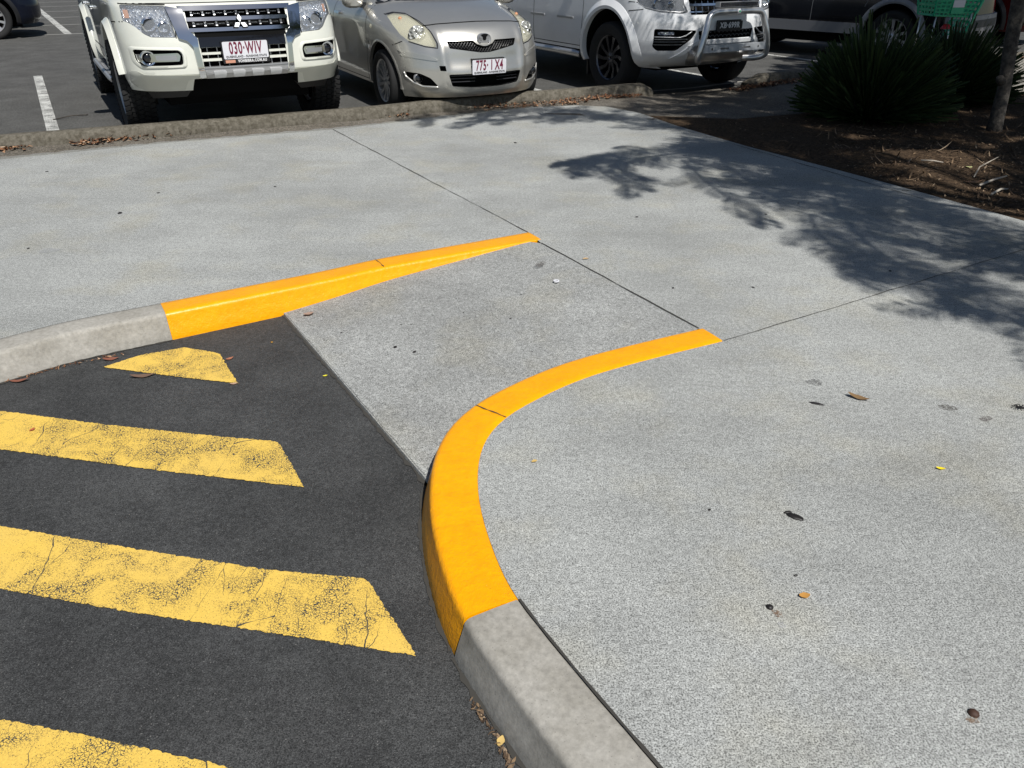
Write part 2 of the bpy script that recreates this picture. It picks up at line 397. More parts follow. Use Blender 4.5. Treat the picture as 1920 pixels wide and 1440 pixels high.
# path and gutter
kf = [P(*p, -.01) for p in [(-900, 332), (-200, 286), (0, 268), (330, 244), (660, 218), (940, 190), (1100, 179), (1213, 168)]]
bed = [P(*p) for p in [(1215, 216), (1270, 237), (1400, 275), (1550, 314), (1700, 354), (1920, 415), (2300, 527), (2700, 640), (2800, 300), (2300, 150), (1920, 171), (1860, 175), (1700, 188), (1500, 212), (1380, 222)]]
kb_all = [(p, .045) for p in kerb_back[:-1]] + [(kerb_back[-1], .02)] + [(kerb_back2[0], .02)] + [(p, .045) for p in kerb_back2[1:]]
low_side = [P(*p, -.01) for p in [(2300, 560), (1500, 330), (1270, 250), (1180, 222), (1000, 215), (622, 255), (330, 280), (0, 312), (-250, 345), (-900, 405)]]
path = [(x, y - .05) for (x, y), _ in kb_all] + low_side
def pathz(x, y):
    dk = edge_dist_open((x, y), [p for p, _ in kb_all]); dl = edge_dist_open((x, y), slab_back)
    k = dl / (dk + dl + 1e-6); top = .045
    for a in (kerb_back[-1], kerb_back2[0]): top = min(top, -.015 + .06 * min(1, hypot(x - a[0], y - a[1]) / .9))
    gx0, gx1 = kerb_back[-1][0], kerb_back2[0][0]
    if gx0 < x < gx1: top = -.015
    if inside((x, y), bed) and edge_dist((x, y), bed) > .02: return -.04
    return -.009 + (top + .009) * max(0, min(1, k * 1.7 - .45))
def edge_dist_open(p, pl):
    best = 1e9
    for (ax, ay), (bx, by) in zip(pl, pl[1:]):
        L = (bx - ax) ** 2 + (by - ay) ** 2
        t = max(0, min(1, ((p[0] - ax) * (bx - ax) + (p[1] - ay) * (by - ay)) / L)) if L else 0
        best = min(best, hypot(ax + t * (bx - ax) - p[0], ay + t * (by - ay) - p[1]))
    return best
v, f = fill(path, .11)
tag(mobj('footpath', [(x, y, pathz(x, y)) for x, y in v], f, M_path, smooth=True), kind='structure')
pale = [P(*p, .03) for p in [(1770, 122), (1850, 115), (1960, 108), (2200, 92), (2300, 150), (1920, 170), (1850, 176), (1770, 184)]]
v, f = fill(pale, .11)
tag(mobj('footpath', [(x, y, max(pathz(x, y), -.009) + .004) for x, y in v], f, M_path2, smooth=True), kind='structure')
# foreground road
tag(mobj('road', [(-14, -6, LOW), (6, -6, LOW), (6, 4.6, LOW), (-14, 4.6, LOW)], [(0, 1, 2, 3)], M_asph), kind='structure')
# ramp (ruled surface from road level up to the joint)
ra, rb = P(540, 600, LOW), P(789, 892, LOW); rc, rd = P(1310, 616), P(1015, 456)
rb2 = (rb[0] + (rb[0] - ra[0]) * .05, rb[1] + (rb[1] - ra[1]) * .05)
ra2 = (ra[0] - (rb[0] - ra[0]) * .05, ra[1] - (rb[1] - ra[1]) * .05)
vs = []; fs = []; N = 24
def rampz(s): return LOW + .012 + (0 - LOW - .012) * s
for i in range(N + 1):
    s = i / N
    a = Vector(ra2) * (1 - s) + Vector((rd[0] - .1, rd[1] + .1)) * s if s < 1 else Vector(rd)
    b = Vector(rb2) * (1 - s) + Vector(rc) * s
    for j in range(N + 1):
        q = a * (1 - j / N) + b * (j / N); vs.append((q.x, q.y, rampz(s) + (.0 if s < 1 else 0)))
for i in range(N):
    for j in range(N): k = i * (N + 1) + j; fs.append((k, k + 1, k + N + 2, k + N + 1))
k0 = len(vs); vs += [(vs[j][0] - .004, vs[j][1] - .004, LOW - .02) for j in range(N + 1)]
fs += [(k0 + j, k0 + j + 1, j + 1, j) for j in range(N)]
RP = mobj('kerb_ramp', vs, fs, M_ramp); tag(RP, kind='structure')
# soil bed
v, f = fill(bed, .09)
def bedz(x, y):
    d = edge_dist((x, y), bed); k = min(1, d / .35)
    return -.004 + k * (.02 + .035 * (noise.noise(Vector((x * 2.2, y * 2.2, 0))) + .3) + .014 * noise.noise(Vector((x * 9, y * 9, 3))))
tag(mobj('soil_bed', [(x, y, bedz(x, y)) for x, y in v], f, M_soil, smooth=True), kind='structure')

def strip(pts, wd, z, name, m, parent=None, jitter=0, zf=None):
    """thin flat ribbon along a ground line"""
    pts = [Vector(p[:2]) for p in pts]; vs = []; fs = []
    for i, p in enumerate(pts):
        d = (pts[min(i + 1, len(pts) - 1)] - pts[max(i - 1, 0)]).normalized(); n = Vector((-d.y, d.x))
        ww = wd * (1 + random.uniform(-jitter, jitter)) / 2
        zz = zf(p) if zf else z
        vs += [(*(p + n * ww), zz), (*(p - n * ww), zz)]
    for i in range(len(pts) - 1): fs.append((2 * i, 2 * i + 1, 2 * i + 3, 2 * i + 2))
    return mobj(name, vs, fs, m, parent)
def wander(pts, g, amp):
    out = densify(pts, g, False)
    return [out[0]] + [(x + random.uniform(-amp, amp), y + random.uniform(-amp, amp)) for x, y in out[1:-1]] + [out[-1]]
strip(wander([P(625, 243), P(800, 336), P(1000, 441)], .12, .004), .006, .0025, 'joint', M_joint, SL, .7)
strip(wander([P(1015, 456), P(1310, 616)], .12, .002), .006, .003, 'joint', M_joint, SL, .5)
strip(wander([P(1357, 639), P(1620, 560), P(1920, 468), P(2200, 384)], .1, .004), .0032, .0025, 'joint', M_joint, SL, .5)
strip(wander([P(1290, 246), P(1450, 292), P(1650, 350), P(1740, 376)], .1, .006), .006, .0025, 'joint', M_joint, SL, .6)
gl = [p for p in inner if p[1] < 1.45 and p[1] > -1]
strip([(x + .003, y) for x, y in gl], .007, .0032, 'joint', M_joint, SL, .35)

# ------------------------------------------------------------------ kerbs
def kerb(name, label, inn, nrm_side, wt, wb, zb_f, m, zt=.003, cap=True, r=.022):
    """swept kerb: inn = inner top edge; the face lies on the nrm_side of it"""
    pts = [Vector(p) for p in inn]; prof = None; vs = []; fs = []
    for i, p in enumerate(pts):
        d = (pts[min(i + 1, len(pts) - 1)] - pts[max(i - 1, 0)]).normalized(); n = Vector((-d.y, d.x)) * nrm_side
        zb = zb_f(i / (len(pts) - 1), p); h = max(zt - zb, .001); rr = min(r, h * .8)
        wbb = wt + (wb - wt) * min(1, h / .115)
        row = [(0, -.2), (0, zt - .005), (.006, zt)] + [(wt * k / 5, zt + .001 * sin(pi * k / 5)) for k in range(1, 5)]
        row += [(wt - rr + rr * sin(t), zt - rr + rr * cos(t)) for t in [pi / 2 * q / 5 for q in range(0, 6)]]
        row += [(wt + (wbb - wt) * .5, zt - rr - (h - rr) * .5), (wbb, zb - .002), (wbb, -.2)]
        prof = len(row)
        for o_, z_ in row: q = p + n * o_; vs.append((q.x, q.y, z_))
    for i in range(len(pts) - 1):
        for j in range(prof - 1): k = i * prof + j; fs.append((k, k + 1, k + prof + 1, k + prof))
    fs.append(tuple(range(prof))[::-1]); e = (len(pts) - 1) * prof; fs.append(tuple(e + j for j in range(prof)))
    o = mobj(name, vs, fs, m, None, True, 50)
    me = o.data; bm = bmesh.new(); bm.from_mesh(me); bmesh.ops.recalc_face_normals(bm, faces=bm.faces); bm.to_mesh(me); bm.free()
    return tag(o, label, 'kerb')
def cut_line(line, p0=None, p1=None):
    """part of a polyline between its points nearest p0 and p1"""
    def near(p): return min(range(len(line)), key=lambda i: hypot(line[i][0] - p[0], line[i][1] - p[1]))
    a = near(p0) if p0 else 0; b = near(p1) if p1 else len(line) - 1
    return line[a:b + 1]
inner_f = densify(inner, .02, False)
ye = P(965, 1122)
def rz(s, p): return LOW
i_y = min(range(len(inner_f)), key=lambda i: hypot(inner_f[i][0] - ye[0], inner_f[i][1] - ye[1]))
jp = P(944, 781); i_j = min(range(len(inner_f)), key=lambda i: hypot(inner_f[i][0] - jp[0], inner_f[i][1] - jp[1]))
def wob(line, a=.0012): return [(x + random.uniform(-a, a), y + random.uniform(-a, a)) for x, y in line]
K1 = kerb('yellow_kerb', 'curved yellow painted kerb sweeping round the near corner of the pavement', inner_f[:i_y + 1], -1, .150, .178, rz, M_yk)
a_, b_ = Vector(inner_f[i_j]), Vector(inner_f[i_j - 1]); d_ = (a_ - b_).normalized(); n_ = Vector((d_.y, -d_.x))
strip(wander([tuple(a_ - n_ * .001), tuple(a_ + n_ * .135)], .02, .0025), .004, .0065, 'joint', M_joint, K1, .7)
K2 = kerb('grey_kerb', 'bare grey concrete kerb at the bottom of the photo, below the curved yellow kerb', inner_f[i_y:], -1, .152, .182, rz, M_kerb, .0015)
back_f = densify(backl, .02, False)
le = P(300, 569); i_l = min(range(len(back_f)), key=lambda i: hypot(back_f[i][0] - le[0], back_f[i][1] - le[1]))
def lz(s, p):
    # ramp surface height beside the kerb
    A, D = Vector(ra), Vector(rd); t = (Vector((p.x, p.y)) - A).dot((D - A).normalized()) / (D - A).length
    return LOW if t < 0 else LOW + (0 - LOW) * min(1, t * 1.0)
K3 = kerb('yellow_kerb', 'straight yellow painted kerb tapering away behind the small yellow triangle', back_f[:i_l + 1], 1, .142, .176, lz, M_yk)
sj = P(703, 487); i_s = min(range(len(back_f)), key=lambda i: hypot(back_f[i][0] - sj[0], back_f[i][1] - sj[1]))
a_, b_ = Vector(back_f[i_s]), Vector(back_f[i_s - 1]); d_ = (a_ - b_).normalized(); n_ = Vector((-d_.y, d_.x))
strip(wander([tuple(a_), tuple(a_ + n_ * .128)], .02, .003), .004, .0065, 'joint', M_joint, K3, .7)
K4 = kerb('grey_kerb', 'bare grey concrete kerb at the left edge, running up to the straight yellow kerb', back_f[i_l:], 1, .142, .178, lambda s, p: LOW, M_kerb, .0015)
def oldkerb(label, back, z1=.12, end0=False, end1=False):
    pts = [Vector(p) for p in densify(back, .12, False)]; vs = []; fs = []; n_p = 0; L = len(pts)
    for i, p in enumerate(pts):
        d = (pts[min(i + 1, L - 1)] - pts[max(i - 1, 0)]).normalized(); n = Vector((d.y, -d.x))
        k = 1.0
        if end1: k = min(1, (L - 1 - i + .9) / 1.6)
        if end0: k = min(k, (i + .6) / 2.5)
        zz = z1 * k + .003 * noise.noise(Vector((p.x * 3, p.y * 3, 0)))
        row = [(0, -.1), (0, zz - .012), (.010, zz), (.05, zz + .002), (.10, zz - .002), (.122, zz - .018), (.14, .03), (.145, -.1)]
        n_p = len(row)
        for a, b in row:
            q = p + n * a; vs.append((q.x + .003 * noise.noise(Vector((q.x * 11, q.y * 11, b * 9))), q.y + .004 * noise.noise(Vector((q.x * 8, q.y * 8, 5 + b * 9))), b))
    for i in range(L - 1):
        for j in range(n_p - 1): k = i * n_p + j; fs.append((k, k + 1, k + n_p + 1, k + n_p))
    fs.append(tuple(range(n_p))[::-1]); fs.append(tuple((L - 1) * n_p + j for j in range(n_p)))
    o = mobj('old_kerb', vs, fs, M_oldkerb, None, True, 50)
    return tag(o, label, 'kerb')
oldkerb('old stained concrete kerb running in front of the parked cars', kerb_back, end1=True)
oldkerb('old kerb with leaves along it, seen between the bull bar and the spiky bush', kerb_back2, end0=True)
lip = [P(*p, 0) for p in [(1222, 171), (1300, 165), (1392, 153)]]
tag(strip(densify(lip, .1, False), .05, .004, 'kerb_lip', M_kerb, None, .3), 'narrow flush concrete lip under the nose of the white pickup', 'kerb')
def foot(line, parent, off=.182, z=LOW + .003, wd=.012):
    pts = []
    for i, p in enumerate(line):
        d = (Vector(line[min(i + 1, len(line) - 1)]) - Vector(line[max(i - 1, 0)])).normalized(); n = Vector((-d.y, d.x)) * (off[1])
        pts.append((p[0] + n.x * off[0], p[1] + n.y * off[0]))
    return strip(wander(pts, .03, .0015), wd, z, 'joint', M_joint, parent, .85)
foot(inner_f[i_y:i_y + 90], K2, (.186, -1)); foot(back_f[i_l:i_l + 90], K4, (.183, 1)); foot(inner_f[i_j + 8:i_y], K1, (.182, -1))
e0, e1 = Vector(ra2), Vector(rb2)
strip(wander([tuple(e0.lerp(e1, k / 30) - Vector((.006, .004))) for k in range(31)], .03, .003), .014, LOW + .003, 'joint', M_joint, RP, .8)
strip([tuple(e0.lerp(e1, .03 + k / 32) + Vector((.012, .007))) for k in range(31)], .018, LOW + .0155, 'arris', M_slab, RP, .3)
# ------------------------------------------------------------------ painted markings
def painted(name, pts, z, m, label, g=.006, amp=.0038, group=None):
    d = densify(pts, g); c = Vector((sum(p[0] for p in d) / len(d), sum(p[1] for p in d) / len(d)))
    d = [(x + amp * noise.noise(Vector((x * 110, y * 110, 0))) * 1.5, y + amp * noise.noise(Vector((x * 110, y * 110, 9))) * 1.5) for x, y in d]
    v, f = fill(d)
    o = mobj(name, [(x, y, z) for x, y in v], f, m)
    return tag(o, label, 'road marking', group)
Z4 = LOW + .004
GS = 'worn yellow stripes on the asphalt'
painted('painted_triangle', [P(*p, Z4) for p in [(193, 688), (262, 666), (345, 651), (400, 660), (412, 664), (447, 719), (350, 708), (260, 697)]], Z4, M_ys, 'small yellow painted triangle on the asphalt below the straight yellow kerb')
painted('painted_stripe', [P(*p, Z4) for p in [(-560, 700), (0, 770), (200, 796), (400, 817), (515, 827), (525, 833), (570, 913), (300, 882), (0, 842), (-560, 768)]], Z4, M_ys, 'worn yellow stripe nearest the small yellow triangle', group=GS)
painted('painted_stripe', [P(*p, Z4) for p in [(-560, 890), (0, 986), (250, 1028), (500, 1068), (680, 1084), (692, 1092), (781, 1229), (500, 1185), (250, 1148), (0, 1104), (-560, 1012)]], Z4, M_ys, 'broad worn yellow stripe pointing at the grey end of the curved kerb', group=GS)
painted('painted_stripe', [P(*p, Z4) for p in [(-560, 1252), (0, 1348), (150, 1376), (310, 1412), (430, 1438), (560, 1500), (620, 1620), (0, 1500), (-560, 1405)]], Z4, M_ys, 'yellow stripe cut off by the bottom edge of the photo', group=GS)
ZL = LOT + .004
def lotline(a, b, wd, label, m=M_ws):
    a, b = Vector(a), Vector(b); d = (b - a).normalized(); n = Vector((-d.y, d.x)) * wd / 2
    q = [tuple(a + n), tuple(b + n), tuple(b - n), tuple(a - n)][::-1]
    v, f = fill(densify(q, .05)); o = mobj('bay_line', [(x, y, ZL) for x, y in v], f, m)
    return tag(o, label, 'road marking', 'white parking bay lines')
LAT, DEP = Vector((.866, .5)), Vector((-.5, .866))
s0 = Vector((-4.37, 7.53))
lotline(s0 - DEP * .7, P(70.8, 142.7, LOT), .105, 'short white bay line on the asphalt left of the cream four wheel drive')
names = {1: 'white bay line between the cream four wheel drive and the silver hatchback', 2: 'white bay line starting right of the silver hatchback', 3: 'white bay line passing under the white pickup', 4: 'white bay line right of the bull bar, left of the bushes', 5: 'white bay line below the black car on the right', 6: 'white bay line seen right of the grey bumper', 7: 'white bay line beyond the tree trunk'}
for k in range(1, 8): lotline(s0 + LAT * 2.6 * k - DEP * .45, s0 + LAT * 2.6 * k + DEP * 5.1, .10, names[k])
A0, A1 = Vector(P(128.1, 64, LOT)), Vector(P(51.6, 0, LOT)); dA = (A1 - A0).normalized()
lotline(A0 - dA * .1, A0 + dA * 30, .14, 'broad white line slanting up to the top edge at the far left')
far = ['nearest', 'second', 'third', 'fourth', 'fifth', 'sixth', 'seventh']
for k in range(7):
    c = A0 + dA * 2.6 * k
    lotline(c - LAT * 5.2, c + LAT * 5.2, .07, '%s thin white bay line crossing the broad slanting line, counted from the viewer' % far[k], M_ws2)
# ------------------------------------------------------------------ cars
def lerp_t(t, z, c):
    if z <= t[0][0]: return t[0][c]
    for a, b in zip(t, t[1:]):
        if z <= b[0]: return a[c] + (b[c] - a[c]) * (z - a[0]) / (b[0] - a[0])
    return t[-1][c]
class Shell:
    """car body as a stack of plan outlines; rows: z, y of the nose, half width, corner depth, squareness"""
    def __init__(s, rows, L, rear=.5, nr=3.0, rearset=None, sm=.02):
        s.r = rows; s.L = L; s.rd = rear; s.nr = nr; s.rs = rearset or [(0, 0), (3, 0)]; s.sm = sm; s.c = {}
    def q(s, z):
        k = round(z, 4)
        if k not in s.c:
            zz = [z + s.sm * j for j in (-1, -.5, 0, .5, 1)]
            s.c[k] = [sum(lerp_t(s.r, a, c) for a in zz) / 5 for c in (1, 2, 3, 4)] + [sum(lerp_t(s.rs, a, 1) for a in zz) / 5]
        return s.c[k]
    def F(s, x, z):
        y0, W, D, n, _ = s.q(z); r = min(abs(x) / W, .992)
        return y0 + D * (1 - (1 - r ** n) ** (1 / n))
    def G(s, y, z):
        y0, W, D, n, rs = s.q(z)
        if y < y0 + D: t = max(0, min(1, 1 - (y - y0) / D)); return W * max(0, 1 - t ** n) ** (1 / n)
        yr = s.L - rs
        if y > yr - s.rd: t = min(1, (y - yr + s.rd) / s.rd); return W * max(0, 1 - t ** s.nr) ** (1 / s.nr)
        return W
    def outline(s, z, nf=44, ns=36, nb=14):
        y0, W, D, n, rs = s.q(z); yr = s.L - rs; pts = []
        for i in range(nf + 1):
            a = pi / 2 * i / nf
            pts.append((W * sin(a) ** (2 / n), y0 + D * (1 - max(0, cos(a)) ** (2 / n))))
        for i in range(1, ns): pts.append((W, y0 + D + (yr - s.rd - y0 - D) * i / ns))
        for i in range(nb + 1):
            a = pi / 2 * (1 - i / nb)
            pts.append((W * sin(a) ** (2 / s.nr), yr - s.rd + s.rd * max(0, cos(a)) ** (2 / s.nr)))
        pts[0] = (0, pts[0][1]); pts[-1] = (0, pts[-1][1])
        return pts + [(-x, y) for x, y in pts[-2:0:-1]]
    def mesh(s, zs, disp=None, **k):
        vs = []; fs = []; n = 0
        for z in zs:
            o = s.outline(z, **k); n = len(o)
            for x, y in o: vs.append(disp(x, y, z) if disp else (x, y, z))
        for i in range(len(zs) - 1):
            for j in range(n): a, b = i * n + j, i * n + (j + 1) % n; fs.append((a, b, b + n, a + n))
        fs.append(tuple(range(n))[::-1]); e = (len(zs) - 1) * n; fs.append(tuple(e + j for j in range(n)))
        return vs, fs
    # pieces lying on the front / on a side
    def front(s, poly, o0, o1, g=.035):
        v, f = fill(poly, g); return solid(v, f, lambda x, z: (x, s.F(x, z) + o0, z), lambda x, z: (x, s.F(x, z) + o1, z))
    def side(s, poly, sg, o0, o1, g=.06):
        v, f = fill(poly, g); return solid(v, f, lambda y, z: (sg * (s.G(y, z) + o0), y, z), lambda y, z: (sg * (s.G(y, z) + o1), y, z))
def zr(a, b, step): n = max(1, round((b - a) / step)); return [a + (b - a) * i / n for i in range(n + 1)]
def recalc(me):
    bm = bmesh.new(); bm.from_mesh(me); bmesh.ops.recalc_face_normals(bm, faces=bm.faces); bm.to_mesh(me); bm.free()
def carve(o, cut, m=None, sharp=28):
    """subtract a collected mesh from a body"""
    c = cut.build('cutter', m or M_void, o.parent); recalc(c.data); recalc(o.data)
    md = o.modifiers.new('b', 'BOOLEAN'); md.object = c; md.operation = 'DIFFERENCE'; md.solver = 'EXACT'
    try: md.material_mode = 'TRANSFER'
    except Exception: pass
    md.use_self = True
    bpy.context.view_layer.update()
    me = bpy.data.meshes.new_from_object(o.evaluated_get(bpy.context.evaluated_depsgraph_get()))
    o.modifiers.clear(); old = o.data; o.data = me; me.name = o.name; bpy.data.meshes.remove(old)
    for p in me.polygons: p.use_smooth = True
    me.set_sharp_from_angle(angle=R(sharp)); bpy.data.objects.remove(c)
def pc(sh, root, name, poly, o0, o1, m, g=.035, smooth=True, label=None, side=None):
    v, f = sh.front(poly, o0, o1, g) if side is None else sh.side(poly, side, o0, o1, g)
    o = mobj(name, v, f, m, root, smooth, 35); recalc(o.data)
    if smooth:
        for p in o.data.polygons: p.use_smooth = True
        o.data.set_sharp_from_angle(angle=R(35))
    if label: o['label'] = label
    return o
def merged(parts):
    b = MB()
    for v, f in parts: b.add(v, f)
    return b
def wheel(root, x, y, z, r, wd, sg, spokes=10, tread=False, rim=M_satin, rr=.66, twist=0.0, mud=0):
    """wheel centre at (x,y,z): x is the middle of the tread; sg the outward side"""
    M = Matrix.Translation((x, y, z)) @ Matrix.Scale(sg, 4, (1, 0, 0)); h = wd / 2; ri = r * rr
    prof = [(-h * .8, ri), (-h, r * .82), (-h * .97, r * .93), (-h * .8, r * .985), (-h * .4, r), (h * .4, r), (h * .8, r * .985), (h * .97, r * .93), (h * 1.0, r * .82), (h * .8, ri), (0, ri * .97)]
    t = MB(); t.lathe(prof, 48, M, closed=True)
    if tread:
        nb = 54
        for k in range(nb):
            for j, (cx, w2, ph) in enumerate(((-h * .78, h * .19, 0), (-h * .33, h * .16, .5), (h * .08, h * .16, 0.1), (h * .48, h * .15, .6), (h * .84, h * .17, .2))):
                a = 2 * pi * (k + ph) / nb; rad = r + .001 if abs(cx) < h * .6 else r - .008
                Mb = M @ Matrix.Rotation(a, 4, 'X') @ Matrix.Translation((cx, 0, rad)) @ Matrix.Rotation(.35 if j % 2 else -.3, 4, 'Z')
                t.box((-w2, -r * .042, -.01), (w2, r * .042, .009), Mb)
    to = t.build('wheel', M_rub, root, True, 40); recalc(to.data)
    b = MB(); b.lathe([(h * .72, ri * 1.0), (h * .80, ri * .985), (h * .70, ri * .93), (-h * .3, ri * .88), (-h * .8, ri * .9)], 48, M)
    b.lathe([(h * .56, ri * .05), (h * .62, ri * .1), (h * .55, ri * .2), (h * .3, ri * .24)], 24, M)
    for k in range(spokes):
        a0 = 2 * pi * k / spokes
        w1, w2 = ri * (.085), ri * (.15 if spokes < 9 else .10)
        pts = []
        for rad, ww, ax, tw in ((ri * .12, w1, h * .55, 0), (ri * .55, w1 * .8, h * .52, twist * .5), (ri * .93, w2, h * .68, twist)):
            for sgn in (-1, 1):
                for dx in (0, -h * .2):
                    v = Vector((ax + dx, sgn * ww, rad)); v = Matrix.Rotation(a0 + tw, 3, 'X') @ v; pts.append(M @ v)
        fs = []
        for s_ in (0, 4): fs += [(s_ + 0, s_ + 2, s_ + 6, s_ + 4), (s_ + 1, s_ + 5, s_ + 7, s_ + 3), (s_ + 0, s_ + 4, s_ + 5, s_ + 1), (s_ + 2, s_ + 3, s_ + 7, s_ + 6)]
        b.add(pts, fs)
    ro = b.build('rim', rim, to, True, 30); recalc(ro.data)
    d = MB(); d.lathe([(-h * .5, .01), (-h * .5, ri * .86)], 24, M); d.build('brake_disc', M_void, to)
    return to
def cyl_x(x0, x1, y, z, r, n=48): 
    vs = []; 
    for x in (x0, x1):
        for k in range(n): t = 2 * pi * k / n; vs.append((x, y + r * cos(t), z + r * sin(t)))
    return vs, [tuple(range(n))[::-1], tuple(range(n, 2 * n))] + [(k, (k + 1) % n, n + (k + 1) % n, n + k) for k in range(n)]
def arch_band(sh, sg, y, z, r0, r1, a0, a1, o0, o1, n=36):
    """flare ring on the side following the wheel arch (angles in degrees, 90 = top, 0 = rearward)"""
    vs = []; fs = []
    for i in range(n + 1):
        a = R(a0 + (a1 - a0) * i / n)
        for rad, off in ((r0, -.03), (r0, o1 * .75), (r0 + (r1 - r0) * .35, o1), (r1, o0), (r1, -.03)):
            yy, zz = y + rad * cos(a), z + rad * sin(a); vs.append((sg * (sh.G(yy, max(zz, .3)) + off), yy, zz))
    for i in range(n):
        for j in range(4): k = i * 5 + j; fs.append((k, k + 1, k + 6, k + 5))
    fs += [(0, 1, 2, 3, 4), tuple(n * 5 + j for j in range(5))[::-1]]
    return vs, fs
def greenhouse(root, sh, zs, pm, W0, panels, ws, sidewin):
    v, f = sh.mesh(zs, nf=26, ns=20, nb=10); o = mobj('roof', v, f, pm, root, True, 40)
    pc(sh, root, 'windscreen', ws, -.004, .01, M_glass, .08)
    for sg in (-1, 1):
        for p in sidewin: pc(sh, root, 'side_window', p, .003, -.01, M_glass, .12, side=sg)
    return o
def plate(root, x, y, z, tilt, txt, sub, mb, mt, size=.112, sx=.62, w=.372, h=.134, framed=None, dot=True):
    v2, fs = fill(rnd(rect(-w / 2, w / 2, -h / 2, h / 2), .012)); vs, f = solid(v2, fs, lambda a, b: (a, 0, b), lambda a, b: (a, .006, b))
    M = Matrix.Translation((x, y, z)) @ Matrix.Rotation(tilt, 4, 'X')
    p = mobj('number_plate', [M @ Vector(q) for q in vs], f, mb, root)
    rot = (M.to_3x3() @ FRONT)
    text_mesh('lettering', txt, size, mt, p, M @ Vector((0, -.0015, .012 if sub else 0)), rot, sx, .0028)
    if sub: text_mesh('lettering', sub, .0235, M_blackt, p, M @ Vector((0, -.0015, -h / 2 + .017)), rot, .86, .0004)
    return p
def seams(sh, root, lines, wd=.006, m=M_void):
    """panel gaps as fine dark lines: ('f', pts) on the front in x,z / ('s', side, pts) on a side in y,z"""
    for l in lines:
        pts = densify(l[-1], .03, False); q = []
        for i, p in enumerate(pts):
            a, c = pts[max(i - 1, 0)], pts[min(i + 1, len(pts) - 1)]
            d = Vector((c[0] - a[0], c[1] - a[1])).normalized(); n = Vector((-d.y, d.x)) * wd / 2
            for s_ in (1, -1):
                u, v = p[0] + n.x * s_, p[1] + n.y * s_
                q.append((u, sh.F(u, v) - .0015, v) if l[0] == 'f' else (l[1] * (sh.G(u, v) + .0015), u, v))
        mobj('panel_gap', q, [(2 * i, 2 * i + 1, 2 * i + 3, 2 * i + 2) for i in range(len(pts) - 1)], m, root)
def mirror_(root, x, y, z, sg, m, s=1.0):
    b = MB(); M = Matrix.Translation((sg * x, y, z)) @ Matrix.Diagonal((s, s, s, 1))
    vs = []; n = 14; rings = [(-.05, .02), (-.045, .75), (-.01, 1), (.05, .95), (.07, .85)]
    for yy, k in rings:
        for i in range(n):
            t = 2 * pi * i / n; vs.append(M @ Vector((.12 * k * (abs(cos(t)) ** .7) * (1 if cos(t) > 0 else -1), yy, .085 * k * (abs(sin(t)) ** .7) * (1 if sin(t) > 0 else -1))))
    fs = [tuple((i + (j % 1)) for i in range(n))[::-1] for j in (0,)] + [(r_ * n + i, r_ * n + (i + 1) % n, (r_ + 1) * n + (i + 1) % n, (r_ + 1) * n + i) for r_ in range(len(rings) - 1) for i in range(n)] + [tuple((len(rings) - 1) * n + i for i in range(n))]
    b.add(vs, fs); o = b.build('wing_mirror', m, root, True, 50)
    c = MB(); c.box((-.03, -.02, -.05), (.03, .03, 0), Matrix.Translation((sg * (x - .11), y + .02, z - .03))); c.build('mirror_stalk', M_black, o)
    return o
def place(o, px, py, zc, yaw, shift=(0, 0)):
    x, y = P(px, py, zc + LOT); b = R(yaw)
    o.location = (x + shift[0] * cos(b) - shift[1] * sin(b), y + shift[0] * sin(b) + shift[1] * cos(b), LOT); o.rotation_euler = (0, 0, b)

M_bright = mat('polished badge metal', (.8, .81, .82), .3, .85)
# ---------------------------------------------------------------- cream four wheel drive
pj = empty('four_wheel_drive'); place(pj, 459.6, 93, .74, 30)
tag(pj, 'cream white four wheel drive with chrome grille and three-diamond badge', 'car', 'cars parked nose to the kerb')
PS = Shell([(.30, .12, .86, .5, 3), (.42, .13, .915, .55, 3), (.50, .065, .93, .58, 3), (.565, -.005, .9375, .6, 3), (.80, .015, .9375, .6, 3), (.90, .045, .9375, .6, 3), (1.05, .11, .93, .6, 3),
    (1.10, .15, .925, .6, 3), (1.14, .30, .90, .62, 3), (1.18, .65, .87, .6, 3), (1.215, 1.15, .85, .5, 3)], 4.75, .25, 5)
v, f = PS.mesh([.43] + zr(.45, 1.06, .03) + zr(1.07, 1.215, .0145))
body = mobj('body', v, f, M_pearl, pj, True, 40)
pl_lamp = rnd([(-.861, 1.088), (-.547, 1.081), (-.532, 1.007), (-.520, .850), (-.70, .855), (-.745, .878), (-.79, .925), (-.83, .958), (-.868, .972)], .012)
cut = merged([PS.front(pl_lamp, -.3, .085), PS.front(mir(pl_lamp), -.3, .085),
    PS.front(rect(-.41, .41, .885, 1.05), -.3, .09), PS.front(rect(-.352, .352, .618, .768), -.3, .10)])
body.data.materials.append(M_void)
carve(body, cut)
cut = MB(); 
pf = rnd([(-.849, .765), (-.521, .757), (-.500, .72), (-.507, .646), (-.80, .640), (-.842, .675)], .02)
for q in (pf, mir(pf)): cut.add(*PS.front(q, -.3, .05))
cut.add(*solid(*fill([(-.50, .20), (.50, .20), (.455, .43), (.44, .53), (-.44, .53), (-.455, .43)]), lambda x, z: (x, -.4, z), lambda x, z: (x, .75, z)))
for sg in (-1, 1):
    for yy in (.95, 3.7): cut.add(*cyl_x(sg * .55, sg * 1.2, yy, .43, .485))
    cut.add(*solid(*fill([(1.1, .2), (4.9, .2), (4.9, .50), (1.1, .50)]), lambda y, z, s=sg: (s * .3, y, z), lambda y, z, s=sg: (s * 1.3, y, z)))
carve(body, cut)
